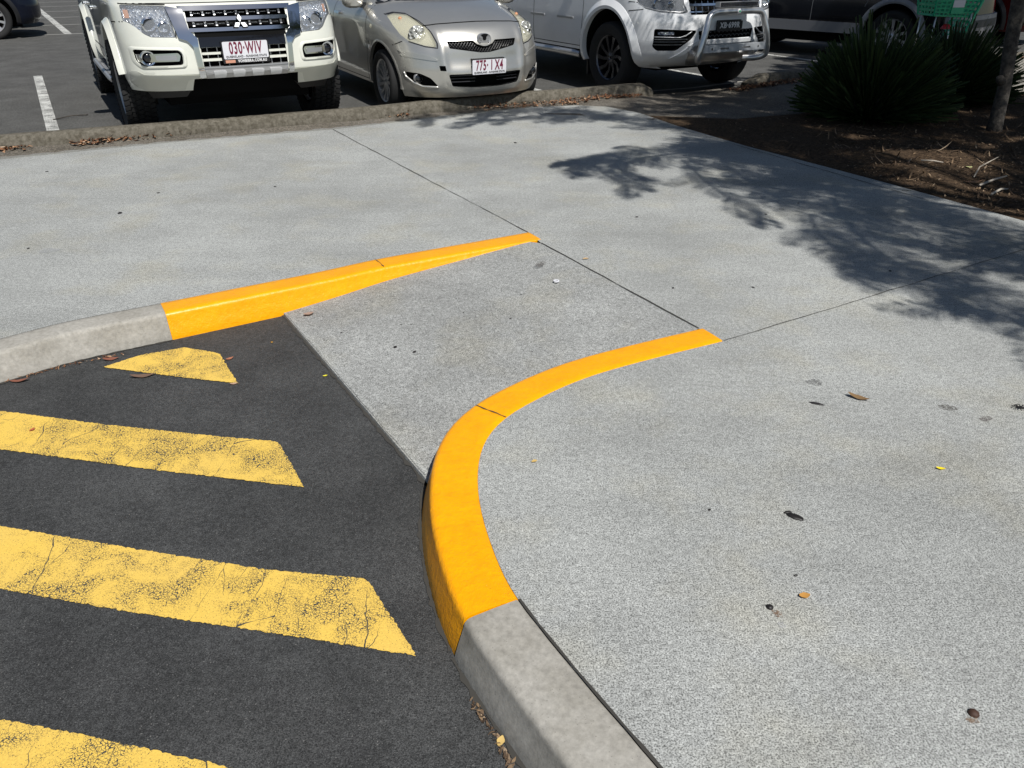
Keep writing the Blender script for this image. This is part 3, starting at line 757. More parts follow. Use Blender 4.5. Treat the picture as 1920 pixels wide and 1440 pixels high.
for sg in (-1, 1):
    S_ = (lambda p: p) if sg < 0 else mir
    lp = pc(PS, pj, 'headlight', S_(pl_lamp), .004, .010, M_lens, .03)
    rf = pc(PS, lp, 'reflector', S_(rnd([(a * .995 - .002, b) for a, b in pl_lamp], .01)), .055, .075, M_facet, .03)
    b = MB(); rr_ = []
    for cx, cz, r_ in ((-.690, .944, .060), (-.590, .925, .046)):
        M = Matrix.Translation((cx * -sg, PS.F(cx, cz) + .03, cz)) @ Matrix.Rotation(pi / 2, 4, 'Z')
        b.lathe([(-.02, r_ * .78), (-.014, r_), (0.0, r_ * 1.02), (.03, r_ * .9)][::-1], 26, M)
    b.build('lamp_ring', M_chrome, lp, True, 40)
    b = MB(); M = Matrix.Translation((.690 * sg, PS.F(.69, .944) + .03, .944)) @ Matrix.Rotation(pi / 2, 4, 'Z')
    b.lathe([(-.002, .0005), (0, .02), (.008, .036), (.022, .046)], 24, M); b.build('projector', M_gloss, lp, True)
    pc(PS, lp, 'indicator', S_([(-.845, 1.05), (-.812, 1.05), (-.812, .99), (-.845, .99)]), .048, .054, M_amber)
    # chrome strut beside the grille
    st = [(-.550, 1.080), (-.430, 1.058), (-.414, .898), (-.362, .841), (-.368, .77), (-.350, .535), (-.398, .535), (-.410, .783), (-.446, .826), (-.505, .846), (-.515, .898)]
    pc(PS, pj, 'chrome_strut', S_(rnd(st, .008)), -.022, .01, M_chrome, .03)
    seams(PS, pj, [('f', S_([(-.94, .958), (-.868, .966)])), ('f', S_([(-.868, 1.095), (-.54, 1.088)])), ('f', S_([(-.515, .898), (-.52, .845)]))], .008)
    # raised bumper corner and its lower lip
    bp = rnd([(-.925, .955), (-.872, .962), (-.83, .948), (-.79, .915), (-.745, .868), (-.70, .845), (-.52, .840), (-.452, .815), (-.424, .775), (-.405, .585), (-.80, .590), (-.86, .62), (-.925, .60)], .02)
    hole = pf
    # body colour surround of the fog recess
    b = MB(); ring = densify(rnd(pf, .02), .02)
    cx, cz = -.675, .703
    vs = []; fs = []
    for (x, z) in ring:
        for k, off in ((1.0, .004), (1.03, -.012), (1.16, -.012), (1.24, .0005)):
            X, Z = cx + (x - cx) * (k if k < 1.1 else 1 + (k - 1) * .75), cz + (z - cz) * (k if k < 1.1 else 1 + (k - 1) * 1.6); X = max(-.915, X)
            vs.append(((X if sg < 0 else -X), PS.F(X, Z) + off, Z))
    for i in range(len(ring)):
        for j in range(3): a_ = i * 4 + j; b_ = ((i + 1) % len(ring)) * 4 + j; fs.append((a_, b_, b_ + 1, a_ + 1))
    fg = mobj('fog_light', vs, fs, M_pearl, pj, True, 60); recalc(fg.data)
    pc(PS, fg, 'trim_bar', S_(rnd([(-.845, .728), (-.53, .735), (-.515, .715), (-.53, .672), (-.838, .668)], .008)), .012, .045, M_chrome, .03)
    pc(PS, fg, 'led_strip', S_(rnd(rect(-.70, -.545, .682, .718), .006)), .008, .02, M_satin, .03)
    b = MB(); M = Matrix.Translation((.757 * sg, PS.F(.757, .70) + .012, .70)) @ Matrix.Rotation(pi / 2, 4, 'Z')
    b.lathe([(-.022, .046), (-.025, .056), (-.01, .062), (.03, .06)][::-1], 28, M); b.lathe([(.0, .001), (.004, .03), (-.01, .047)], 24, M)
    b.build('lamp_ring', M_chrome, fg, True, 40)
    b = MB(); b.lathe([(-.018, .001), (-.016, .02), (-.006, .034)], 20, M); b.build('projector', M_gloss, fg, True)
    # lower lip of the bumper with its shade in the paint, darker valance, flares
    low = [(-.402, .535), (-.40, .562), (-.81, .572), (-.85, .60), (-.905, .60), (-.905, .50), (-.86, .455), (-.80, .432), (-.516, .432), (-.486, .52)]
    pc(PS, pj, 'bumper_lip', S_(rnd(low, .012)), .006 if 0 else -.004, .03, M_pearl_g, .03)
    vv = [(-.80, .435), (-.45, .435), (-.50, .37), (-.76, .36)]
    o = solid(*fill(S_(vv), .04), lambda x, z: (x, PS.F(x, .45) + .06 + (.45 - z) * .5, z), lambda x, z: (x, PS.F(x, .45) + .14, z))
    mobj('valance', *o, M_black, pj)
    for yy, a0, a1 in ((.95, -8, 166), (3.7, -8, 184)):
        b = MB(); b.add(*arch_band(PS, sg, yy, .43, .479, .535, a0, a1, .004, .045)); o = b.build('fender_flare', M_pearl, pj, True, 40); recalc(o.data)
    wheel(pj, sg * .85, .95, .385, .40, .255, sg, 6, True)
    wheel(pj, sg * .85, 3.7, .385, .40, .255, sg, 6, True)
    b = MB(); b.box((sg * .80 - .08, 1.42, .40), (sg * .80 + .17 * sg + .0, 3.05, .43)); 
    b.tube([(sg * .97, 1.36, .405), (sg * .985, 1.45, .415), (sg * .985, 3.0, .415), (sg * .97, 3.1, .405)], .025, 8)
    b.build('side_step', M_satin, pj, True, 40)
    pc(PS, pj, 'mud_flap', [(1.33, .16), (1.36, .16), (1.36, .5), (1.33, .5)], -.02, -.24, M_black, .1, side=sg)
    # door lines, cladding, handles
    seams(PS, pj, [('s', sg, [(1.42, .52), (1.36, .75), (1.36, 1.12)]), ('s', sg, [(2.42, .52), (2.42, 1.12)]), ('s', sg, [(3.05, .72), (3.25, .95), (3.3, 1.12)]), ('s', sg, [(1.42, .62), (3.0, .62)])], .009)
    for yy in (1.95 + .25, 3.05): pc(PS, pj, 'door_handle', rnd(rect(yy, yy + .19, .965, .995), .01), .03, -.01, M_chrome, .05, side=sg)
    mirror_(pj, 1.04, 1.35, 1.22, sg, M_chrome, 1.05)
# grille
b = MB(); b.add(*PS.front([(-.46, 1.078), (.46, 1.078), (.44, 1.043), (-.44, 1.043)], -.016, .01, .04))
for z0, z1 in ((.966, .994), (.888, .916)): b.add(*PS.front(rnd(rect(-.414, .414, z0, z1), .006), -.018, .01, .03))
gr = b.build('grille', M_chrome, pj, True, 30); recalc(gr.data)
b = MB()
for zc in (1.020, .942):
    for k in range(9):
        xx = -.36 + k * .09
        if abs(xx) > .05 or zc > 1: b.add(*PS.front([(xx - .008, zc - .016), (xx + .008, zc - .016), (xx + .008, zc + .016), (xx - .008, zc + .016)], .02, .04))
        if k < 8: b.add(*PS.front(rect(xx + .02, xx + .07, zc - .003, zc + .001), .035, .04))
b.pieces('grille_fin', M_satin, gr)
# badge: three lozenges meeting at a point
def loz(a, b_, c, d): return [a, b_, c, d]
ec = (.0, .948); b = MB(); bk = MB()
for ang in (90, 210, 330):
    u = Vector((cos(R(ang)), sin(R(ang)))); n = Vector((-u.y, u.x)); L_ = .062
    q = [Vector(ec) + u * .004, Vector(ec) + u * (L_ * .5 + .002) - n * L_ * .29, Vector(ec) + u * L_, Vector(ec) + u * (L_ * .5 + .002) + n * L_ * .29]
    b.add(*PS.front([tuple(k) for k in q], -.042, -.02, .03))
    q2 = [Vector(ec) + (k - Vector(ec) - u * L_ * .5) * 1.28 + u * L_ * .5 for k in q]
    bk.add(*PS.front([tuple(k) for k in q2], -.034, .01, .03))
em = b.build('emblem', M_bright, pj); recalc(em.data); bk = bk.build('emblem_back', M_gloss, em); recalc(bk.data)
pc(PS, pj, 'bumper_panel', rect(-.358, .358, .770, .846), -.006, .03, M_gloss, .05)
pc(PS, pj, 'bumper_panel', rect(-.375, .375, .846, .889), -.003, .05, M_void, .05)  # near-black sheet over the body paints the dark gap above the panel
b = MB()
for z0, z1 in ((.714, .732), (.664, .684)):
    for s_ in (-1, 1): b.add(*PS.front(rect(min(s_ * .35, s_ * .20), max(s_ * .35, s_ * .20), z0, z1), .004, .03, .05))
b.pieces('slat', M_pearl, pj)
b = MB()
for xx in (-.30, -.22, -.14, .14, .22, .30): b.add(*PS.front(rect(xx - .003, xx + .003, .62, .768), .03, .045))
b.pieces('slat', M_satin, pj)
b = MB(); b.add(*PS.front([(-.352, .612), (.352, .612), (.340, .528), (-.340, .528)], -.010, .05, .04)); b.add(*PS.front(rect(-.352, .352, .612, .622), -.018, .03, .04))
sk = b.build('skid_plate', M_satin, pj); recalc(sk.data)
b = MB()
for xx in (-.235, -.08, .08, .235): b.add(*PS.front(rnd([(xx - .052, .588), (xx + .052, .588), (xx + .046, .531), (xx - .046, .531)], .01), -.024, .0, .03))
b.pieces('skid_rib', mat('bright satin rib', (.72, .72, .72), .3, .3), sk, True, 30)
py_ = PS.F(0, .72) - .03
b = MB(); b.box((-.195, py_ + .004, .640), (.195, py_ + .03, .812)); fr = b.build('plate_frame', M_gloss, pj)
plate(pj, 0, py_, .742, 0, '030·WIV', 'QUEENSLAND - SUNSHINE STATE', M_plate_w, M_maroon, .130, .52)
text_mesh('lettering', 'VONBIBRA.COM.AU', .030, M_whitet, fr, (.045, py_ + .002, .656), FRONT, .82, .0012)
b = MB(); b.box((-.178, py_ + .001, .645), (-.098, py_ + .003, .667)); b.build('sticker', mat('faded salmon sticker', (.62, .30, .2), .5), fr)
# bonnet lip, underbody, cabin
b = MB(); b.add(*PS.front([(-.86, 1.10), (.86, 1.10), (.86, 1.094), (-.54, 1.088), (.54, 1.088), (-.86, 1.094)][:1] + [(.86, 1.10), (.86, 1.094), (-.86, 1.094)], -.0005, .01, .05)); b.build('bonnet_gap', M_void, pj)
b = MB(); b.box((-.62, .42, .28), (.62, 4.3, .55)); b.box((-.5, .30, .36), (.5, .5, .56)); b.tube([(-.7, .95, .33), (.7, .95, .33)], .05); b.build('underbody', M_void, pj)
PG = Shell([(1.15, 1.30, .86, .25, 3), (1.30, 1.50, .82, .25, 3), (1.62, 1.95, .72, .3, 3), (1.80, 2.25, .66, .35, 3), (1.86, 2.5, .58, .4, 2.5)], 4.65, .2, 4, [(1.15, 0), (1.86, .25)])
greenhouse(pj, PG, zr(1.15, 1.86, .045), M_pearl, 0, None, rnd([(-.72, 1.20), (.72, 1.20), (.64, 1.74), (-.64, 1.74)], .05),
    [rnd([(1.75, 1.22), (2.38, 1.22), (2.38, 1.70), (2.2, 1.70)], .03), rnd([(2.48, 1.22), (3.2, 1.22), (3.25, 1.70), (2.48, 1.70)], .03), rnd([(3.32, 1.22), (4.3, 1.22), (4.15, 1.68), (3.35, 1.70)], .03)])

# ---------------------------------------------------------------- silver hatchback
ya = empty('hatchback'); place(ya, 917, 123.8, .473, 28, (-.02, 0))
tag(ya, 'small silver hatchback with yellowed headlights and an empty round badge hole', 'car', 'cars parked nose to the kerb')
M_bowl = facet('cut glass lamp bowl', (.85, .85, .78), (.45, .45, .40), 30, .2)
YS = Shell([(.17, .10, .79, .7, 2.5), (.23, .03, .82, .74, 2.4), (.30, .0, .835, .75, 2.35), (.45, -.01, .845, .75, 2.3), (.60, .02, .8475, .75, 2.3), (.70, .06, .8475, .77, 2.3), (.78, .115, .845, .80, 2.3), (.83, .17, .84, .84, 2.3),
    (.88, .29, .825, .88, 2.3), (.93, .45, .80, .9, 2.3), (.97, .60, .775, .85, 2.3), (1.0, .74, .74, .8, 2.3), (1.02, .90, .68, .7, 2.3)], 3.75, .45, 3)
def ydisp(x, y, z):
    # raised centre panel with a soft shoulder on each side, dished number plate zone
    ax = abs(x)
    if y < 1.0:
        w_ = .40 + .05 * (z - .45)
        k = 1 / (1 + math.exp((ax - w_) / .022)); f_ = max(0, min(1, (z - .26) / .1)) * max(0, min(1, (1.02 - z) / .25))
        y -= .0 + .022 * (1 / (1 + math.exp((abs(ax - w_ - .03) - .03) / .015))) * f_
        if .42 < z < .66: y += .018 * k * math.sin(pi * (z - .42) / .24)
    return (x, y, z)
def yF(x, z, F0=YS.F):
    y = F0(x, z); return ydisp(x, y, z)[1]
YS.F = yF
v, f = YS.mesh([.19] + zr(.20, 1.02, .0175), ydisp, nf=60)
body = mobj('body', v, f, M_silver, ya, True, 40); body.data.materials.append(M_void)
yl = rnd([(-.730, .905), (-.665, .925), (-.585, .918), (-.540, .868), (-.500, .785), (-.478, .69), (-.482, .654), (-.57, .667), (-.69, .706), (-.735, .76), (-.750, .83)], .015)
yg = rnd([(-.382, .708), (-.12, .706), (-.085, .675), (-.02, .655), (.02, .655), (.085, .675), (.12, .706), (.375, .706), (.340, .645), (.05, .597), (-.05, .597), (-.36, .643)], .01)
yi = rnd([(-.40, .412), (.40, .412), (.362, .300), (.13, .281), (-.13, .281), (-.362, .300)], .02)
yf = rnd([(-.742, .432), (-.640, .421), (-.555, .380), (-.490, .303), (-.62, .310), (-.690, .345), (-.735, .395)], .015)
cut = merged([YS.front(p, -.3, d) for p, d in ((yl, .075), (mir(yl), .075), (yg, .05), (yi, .12), (yf, .06), (mir(yf), .06), (rnd([(-.478, .493), (-.426, .493), (-.420, .445), (-.472, .447)], .005), .04))])
carve(body, cut)
cut = MB()
for sg in (-1, 1):
    for yy in (.76, 3.22): cut.add(*cyl_x(sg * .5, sg * 1.2, yy, .31, .365))
    cut.add(*solid(*fill([(1.1, .05), (2.9, .05), (2.9, .235), (1.1, .235)]), lambda y, z, s=sg: (s * .3, y, z), lambda y, z, s=sg: (s * 1.3, y, z)))
carve(body, cut)
for sg in (-1, 1):
    S_ = (lambda p: p) if sg < 0 else mir
    lp = pc(YS, ya, 'headlight', S_(yl), .0, .006, M_lensy, .025)
    pc(YS, lp, 'reflector', S_(yl), .050, .07, mat('dull lamp bowl', (.75, .72, .6), .35, .6), .03)
    b = MB(); M = Matrix.Translation((.600 * sg, YS.F(.60, .752) + .035, .752)) @ Matrix.Rotation(pi / 2, 4, 'Z') @ Matrix.Rotation(sg * .35, 4, 'Z')
    b.lathe([(.01, .090), (-.012, .088), (-.024, .070), (-.032, .040), (-.034, .001)], 30, M); b.build('lamp_bowl', M_bowl, lp, True, 60)
    b = MB(); M = Matrix.Translation((.655 * sg, YS.F(.655, .885) + .02, .885)); b.lathe([(-.02, .001), (-.014, .014), (.0, .02), (.014, .014), (.02, .001)], 12, M); b.build('indicator', M_amber, lp, True)
    seams(YS, ya, [('f', S_([(-.735, .912), (-.66, .932), (-.58, .926), (-.533, .87), (-.494, .785), (-.470, .69), (-.474, .648), (-.57, .660), (-.69, .700)]))], .010, M_black)
    seams(YS, ya, [('f', S_([(-.53, .835), (-.42, .848), (-.2, .858), (0, .862)])), ('f', S_([(-.53, .83), (-.575, .92)])), ('f', S_([(-.735, .70), (-.80, .66)])),
        ('s', sg, [(1.20, .24), (1.14, .60), (1.14, .98)]), ('s', sg, [(2.3, .24), (2.3, .98)]), ('s', sg, [(1.2, .27), (2.9, .27)])], .007)
    # rubbing strip moulding
    o = pc(YS, ya, 'bumper_moulding', S_(rnd([(-.782, .622), (-.55, .580), (-.492, .550), (-.487, .534), (-.57, .543), (-.765, .572)], .012)), -.008, .01, M_silver, .03)
    fg = MB(); M = Matrix.Translation((.645 * sg, YS.F(.645, .375) + .025, .373)) @ Matrix.Rotation(pi / 2, 4, 'Z')
    fg.lathe([(-.012, .001), (-.008, .025), (.0, .036), (.02, .04)], 22, M); fgo = fg.build('fog_light', M_glass, ya, True)
    fg = MB(); fg.lathe([(-.006, .037), (.0, .044), (.02, .046)], 22, M); fg.build('lamp_ring', M_satin, fgo, True)
    # lighter lip under the fog lamp
    b = MB(); ln = densify([(-.752, .430), (-.738, .385), (-.69, .335), (-.62, .300), (-.485, .294)], .02, False)
    b.tube([(x * -sg, YS.F(x, z) + .004, z) for x, z in ln], .011, 8); b.build('bumper_lip', M_silver, ya, True)
    wheel(ya, sg * .755, .76, .30, .30, .185, sg, 12, False, M_satin, .70, .25)
    wheel(ya, sg * .755, 3.22, .30, .30, .185, sg, 12, False, M_satin, .70, .25)
    for yy in (.76, 3.22):
        b = MB(); b.add(*arch_band(YS, sg, yy, .31, .360, .382, -8, 188, .0, .006)); o = b.build('wheel_arch', M_silver, ya, True, 40); recalc(o.data)
    mirror_(ya, .90, 1.32, 1.03, sg, M_silver, .95)
    pc(YS, ya, 'door_handle', rnd(rect(2.02, 2.20, .86, .885), .01), .03, -.01, M_chrome, .05, side=sg)
    pc(YS, ya, 'door_handle', rnd(rect(2.95, 3.12, .88, .905), .01), .03, -.01, M_chrome, .05, side=sg)
    b = MB(); M = Matrix.Translation((sg * (YS.G(.98, .80) + .002), .98, .80)); b.lathe([(-.004, .022), (.004, .02), (.010, .012), (.011, .001)], 18, M @ Matrix.Scale(sg, 4, (1, 0, 0))); b.build('side_indicator', M_lensy, ya, True)
    b = MB(); b.box((sg * YS.G(1.05, .66) - .002, 1.03, .60), (sg * YS.G(1.05, .66) + sg * .006, 1.075, .655)); b.box((sg * YS.G(1.08, .59) - .002, 1.06, .57), (sg * YS.G(1.05, .66) + sg * .006, 1.09, .60)); b.build('side_badge', M_chrome, ya)
# mesh in the grille, badge hole, slats
b = MB()
for r_ in range(6):
    for c in range(-14, 15):
        x, z = c * .030 + (.015 if r_ % 2 else 0), .600 + r_ * .018
        for dx, dz in ((.015, .018), (-.015, .018), ):
            p, q = (x, z), (x + dx, z + dz)
            if inside(p, yg) and inside(q, yg): b.tube([(p[0], YS.F(*p) + .022, p[1]), (q[0], YS.F(*q) + .022, q[1])], .0022, 4, False)
b.build('grille', mat('dark grey plastic mesh', (.03, .03, .032), .4), ya)
bc = (.0, .712)
b = MB(); M = Matrix.Translation((0, YS.F(0, .712) - .012, .712)) @ Matrix.Rotation(pi / 2, 4, 'Z') @ Matrix.Diagonal((1, 1.28, .95, 1))
b.lathe([(-.004, .001), (-.004, .050), (-.009, .055), (.0, .060), (.04, .058)], 32, M @ Matrix.Rotation(0, 4, 'X')); bd = b.build('badge_base', M_satin, ya, True, 40); recalc(bd.data)
b = MB(); cy = YS.F(0, .712) - .019
b.add(*solid(*fill([(-.040, .758), (-.018, .762), (.018, .762), (.040, .758), (.030, .742), (.020, .738), (.018, .716), (.010, .706), (-.010, .706), (-.018, .716), (-.020, .738), (-.030, .742)]), lambda x, z: (x, cy - .001, z), lambda x, z: (x, cy + .01, z)))
for x, z in ((-.038, .705), (.038, .703), (-.048, .685), (.046, .682)): b.add(*solid(*fill(disc(x, z, .0035, 8)), lambda x, z: (x, cy - .001, z), lambda x, z: (x, cy + .01, z)))
b.build('badge_hole', M_void, bd)
b = MB()
for z in (.335, .365, .392):
    for s_ in (-1, 1): b.add(*YS.front(rect(min(s_ * .12, s_ * .37), max(s_ * .12, s_ * .37), z, z + .006), .03, .05, .06))
b.pieces('slat', mat('dark grey slat', (.04, .04, .045), .35), ya)
yp = YS.F(0, .47) - .022
plate(ya, .015, yp - .004, .470, R(3), '775· I X4', 'QUEENSLAND - SUNSHINE STATE', M_plate_w, M_maroon, .130, .54)
b = MB(); b.box((-.165, yp + .002, .40), (.185, yp + .05, .548)); b.build('plate_bracket', M_black, ya)
b = MB(); b.box((-.6, .35, .14), (.6, 3.4, .3)); b.build('underbody', M_void, ya)
YG = Shell([(.96, .92, .77, .45, 2.4), (1.06, 1.03, .75, .45, 2.4), (1.30, 1.42, .66, .4, 2.6), (1.46, 1.78, .58, .4, 2.6), (1.51, 2.05, .48, .4, 2.4)], 3.7, .3, 3, [(1, 0), (1.5, .35)])
greenhouse(ya, YG, zr(.96, 1.51, .04), M_silver, 0, None, rnd([(-.70, 1.01), (.70, 1.01), (.56, 1.42), (-.56, 1.42)], .04),
    [rnd([(1.45, 1.03), (2.25, 1.03), (2.25, 1.40), (1.85, 1.40)], .03), rnd([(2.35, 1.03), (3.1, 1.05), (2.95, 1.40), (2.35, 1.40)], .03)])
b = MB(); b.add(*YG.front(rnd([(-.70, .985), (.70, .985), (.70, 1.012), (-.70, 1.012)], .01), -.012, .01, .05)); b.tube([(-.35, YG.F(.35, 1.02) - .03, 1.02), (.25, YG.F(.25, 1.05) - .02, 1.045)], .009, 6); b.tube([(.05, YG.F(.05, 1.02) - .03, 1.02), (.62, YG.F(.62, 1.04) - .02, 1.035)], .009, 6); b.pieces('wiper', M_black, ya)

# ---------------------------------------------------------------- white pickup with bull bar
am = empty('pickup'); place(am, 1365, 46.9, .757, 29.5)
tag(am, 'white dual cab pickup with steel bull bar and black number plate', 'car', 'cars parked nose to the kerb')
AS = Shell([(.30, .30, .90, .6, 2.6), (.38, .13, .945, .68, 2.7), (.46, .05, .96, .7, 2.8), (.60, 0, .975, .7, 2.8), (.80, 0, .975, .7, 2.8), (.90, .02, .97, .7, 2.8), (1.0, .05, .965, .7, 2.8), (1.10, .11, .955, .7, 2.8), (1.14, .25, .93, .7, 2.8), (1.18, .8, .89, .6, 2.8), (1.20, 1.2, .87, .5, 2.8)], 5.2, .15, 6)
v, f = AS.mesh([.33] + zr(.35, 1.20, .03))
body = mobj('body', v, f, M_white, am, True, 40); body.data.materials.append(M_void)
al = rnd([(-.93, 1.07), (-.93, .985), (-.90, .925), (-.80, .895), (-.60, .880), (-.530, .896), (-.57, .985), (-.55, 1.07)], .015)
ai = rnd([(-.845, .735), (-.43, .718), (-.43, .70), (-.47, .64), (-.56, .570), (-.62, .515), (-.80, .515), (-.845, .56)], .02)
ac = rnd([(-.40, .712), (.40, .712), (.38, .622), (-.38, .622)], .01)
ag = rnd([(-.52, 1.07), (.52, 1.07), (.50, .870), (-.50, .870)], .01)
carve(body, merged([AS.front(p, -.3, d) for p, d in ((al, .08), (mir(al), .08), (ai, .08), (mir(ai), .08), (ac, .08), (ag, .09))]))
cut = MB()
for sg in (-1, 1):
    for yy in (.92, 4.02): cut.add(*cyl_x(sg * .5, sg * 1.2, yy, .44, .47))
    cut.add(*solid(*fill([(1.28, .05), (5.4, .05), (5.4, .43), (1.28, .43)]), lambda y, z, s=sg: (s * .3, y, z), lambda y, z, s=sg: (s * 1.3, y, z)))
carve(body, cut)
for sg in (-1, 1):
    S_ = (lambda p: p) if sg < 0 else mir
    lp = pc(AS, am, 'headlight', S_(al), .002, .008, M_lens, .03)
    pc(AS, lp, 'reflector', S_(al), .06, .078, M_gloss, .03)
    for cx, cz, r_ in ((-.80, .975, .05), (-.68, .965, .045)):
        b = MB(); M = Matrix.Translation((cx * -sg, AS.F(cx, cz) + .035, cz)) @ Matrix.Rotation(pi / 2, 4, 'Z')
        b.lathe([(-.02, r_), (.0, r_ * 1.05), (.02, r_ * .6), (.03, .001)][::-1], 22, M); b.build('lamp_ring', M_chrome, lp, True, 40)
    b = MB(); ln = [(-.925, .975), (-.90, .94), (-.80, .912), (-.61, .896), (-.555, .91), (-.575, .96)]
    b.tube([(x * -sg, AS.F(x, z) + .012, z) for x, z in densify(ln, .03, False)], .006, 6); b.build('light_guide', M_satin, lp, True)
    b = MB(); ln = [(-.84, .655), (-.60, .650), (-.54, .668), (-.475, .708)]
    b.tube([(x * -sg, AS.F(x, z) + .004, z) for x, z in densify(ln, .03, False)], .007, 6); b.build('chrome_trim', M_satin, am, True)
    b = MB()
    for z in (.60, .57, .625): b.add(*AS.front(S_(rect(-.82, -.50, z, z + .008)), .035, .05, .06))
    b.pieces('slat', M_greyp, am)
    fg = pc(AS, am, 'fog_light', S_(rnd(rect(-.80, -.66, .675, .705), .008)), .02, .04, M_facet, .03)
    # white brace sweeping down from the centre bar
    br = rnd([(-.30, .617), (-.40, .612), (-.455, .590), (-.56, .500), (-.70, .405), (-.82, .365), (-.70, .385), (-.52, .475), (-.44, .548), (-.40, .578), (-.30, .580)], .01)
    o = pc(AS, am, 'bumper_brace', S_([(-.30, .617), (-.40, .612), (-.455, .590), (-.56, .500), (-.66, .43), (-.60, .43), (-.50, .487), (-.44, .548), (-.40, .578), (-.30, .580)]), -.014, .03, M_white, .03)
    for yy in (.92, 4.02):
        b = MB(); b.add(*arch_band(AS, sg, yy, .44, .464, .56, -14, 194, .004, .038)); o = b.build('wheel_arch', M_white, am, True, 40); recalc(o.data)
    wheel(am, sg * .83, .92, .385, .385, .255, sg, 10, False, mat('dark alloy', (.13, .13, .14), .25, .9), .64, .3)
    wheel(am, sg * .83, 4.02, .385, .385, .255, sg, 10, False, M_satin, .64, .3)
    b = MB(); b.tube([(sg * .93, 1.5, .37), (sg * .96, 1.6, .38), (sg * .96, 3.3, .38), (sg * .93, 3.4, .37)], .04, 10)
    for yy in (1.8, 2.5, 3.1): b.box((sg * .8 - .03, yy, .36), (sg * .92 + .03, yy + .06, .39))
    b.build('side_step', M_steel, am, True, 40)
    seams(AS, am, [('s', sg, [(1.47, .45), (1.42, .8), (1.42, 1.15)]), ('s', sg, [(2.55, .45), (2.55, 1.15)]), ('s', sg, [(3.5, .45), (3.5, 1.15)]), ('s', sg, [(1.47, .47), (3.5, .47)]), ('f', S_([(-.96, .99), (-.93, .985)])), ('s', sg, [(.36, .92), (.55, .90)])], .008)
    for y0_, y1_ in ((1.62, 1.98), (2.28, 2.62)): pc(AS, am, 'door_guard', rnd(rect(y0_, y1_, .755, .778), .008), .008, -.01, M_satin, .1, side=sg)
    pc(AS, am, 'mud_flap', [(1.40, .15), (1.43, .15), (1.43, .45), (1.40, .45)], -.02, -.25, M_black, .1, side=sg)
    mirror_(am, 1.06, 1.55, 1.22, sg, M_white, 1.1)
b = MB()
for z0, z1 in ((1.03, 1.055), (.955, .978), (.893, .905)): b.add(*AS.front(rect(-.515, .515, z0, z1), -.004, .02, .05))
for xx in (-.42, -.34, -.26, -.18, .18, .26, .34, .42): b.add(*AS.front(rect(xx, xx + .008, .872, 1.06), .03, .05))
b.pieces('grille_bar', M_chrome, am)
text_mesh('lettering', 'V6', .05, M_satin, am, (-.47, AS.F(.47, .99) + .005, .935), FRONT, 1, .001)
pc(AS, am, 'bumper_brace', rnd([(-.40, .616), (.40, .616), (.38, .576), (-.38, .576)], .008), -.016, .03, M_white, .05)
# honeycomb bars in the centre intake
b = MB()
for k in range(-6, 7):
    x = k * .06; pts = [(x - .03, .64), (x - .015, .66), (x + .015, .66), (x + .03, .64)]
    b.tube([(a, AS.F(a, c) + .03, c) for a, c in pts], .004, 4, False)
    b.tube([(a, AS.F(a, c) + .03, c + .045) for a, c in pts], .004, 4, False)
b.build('grille', M_greyp, am)
pc(AS, am, 'skid_plate', [(-.50, .565), (.50, .565), (.44, .40), (.36, .345), (-.36, .345), (-.44, .40)], -.012, .02, M_steel, .05)
plate(am, .0, -.03, .757, 0, 'XB·699R', None, M_plate_k, M_whitet, .078, .92, .372, .085)
b = MB(); b.box((-.17, -.022, .70), (.17, .02, .81)); b.build('plate_bracket', M_black, am)
# bull bar
yb = -.115
ctr = [(-.34, .05, .40), (-.43, yb + .06, .405), (-.505, yb - .01, .44), (-.495, yb - .03, .52), (-.455, yb - .03, .68), (-.415, yb - .01, .80), (-.39, yb, .855), (-.345, yb, .893), (-.28, yb, .902), (0, yb, .904)]
full = ctr + [(-x, y, z) for x, y, z in ctr[-2::-1]]
def rounded(pts, n=5):
    out = [Vector(pts[0])]
    for a, b_, c in zip(pts, pts[1:], pts[2:]):
        a, b_, c = map(Vector, (a, b_, c)); p = b_ + (a - b_) * .4; q = b_ + (c - b_) * .4
        for j in range(n): t = j / (n - 1); out.append(p * (1 - t) ** 2 + b_ * 2 * t * (1 - t) + q * t * t)
    return out + [Vector(pts[-1])]
bb = MB(); bb.tube(rounded(full), .035, 14); bbo = bb.build('bull_bar', M_steel, am, True, 50)
v2 = fill(rect(-.455, .455, .515, .575))
# cross plate with two slots and two bolt holes
outer_ = rect(-.46, .46, .505, .578)
b = MB(); b.box((-.46, yb - .045, .505), (.46, yb - .037, .578)); b.box((-.46, yb - .037, .570), (.46, yb - .010, .578)); o = b.build('cross_plate', mat('brushed aluminium plate', (.6, .62, .64), .45, .6), bbo)
cut = MB()
for xx in (-.16, .16): cut.add(*solid(*fill(rnd(rect(xx - .06, xx + .06, .532, .548), .007)), lambda x, z: (x, yb - .08, z), lambda x, z: (x, yb - .02, z)))
for xx in (-.34, .34): cut.add(*solid(*fill(disc(xx, .54, .013, 12)), lambda x, z: (x, yb - .08, z), lambda x, z: (x, yb - .02, z)))
carve(o, cut)
b = MB(); M = Matrix.Translation((0, yb - .034, .904)) @ Matrix.Rotation(pi / 2, 4, 'Z'); b.lathe([(-.006, .001), (-.005, .022), (0, .027)], 20, M); bo = b.build('emblem', M_whitet, bbo, True)
b = MB(); 
for dx in (-.009, 0, .009): b.box((dx - .003, yb - .043, .895), (dx + .003, yb - .0405, .912))
b.pieces('emblem_mark', M_green, bo)
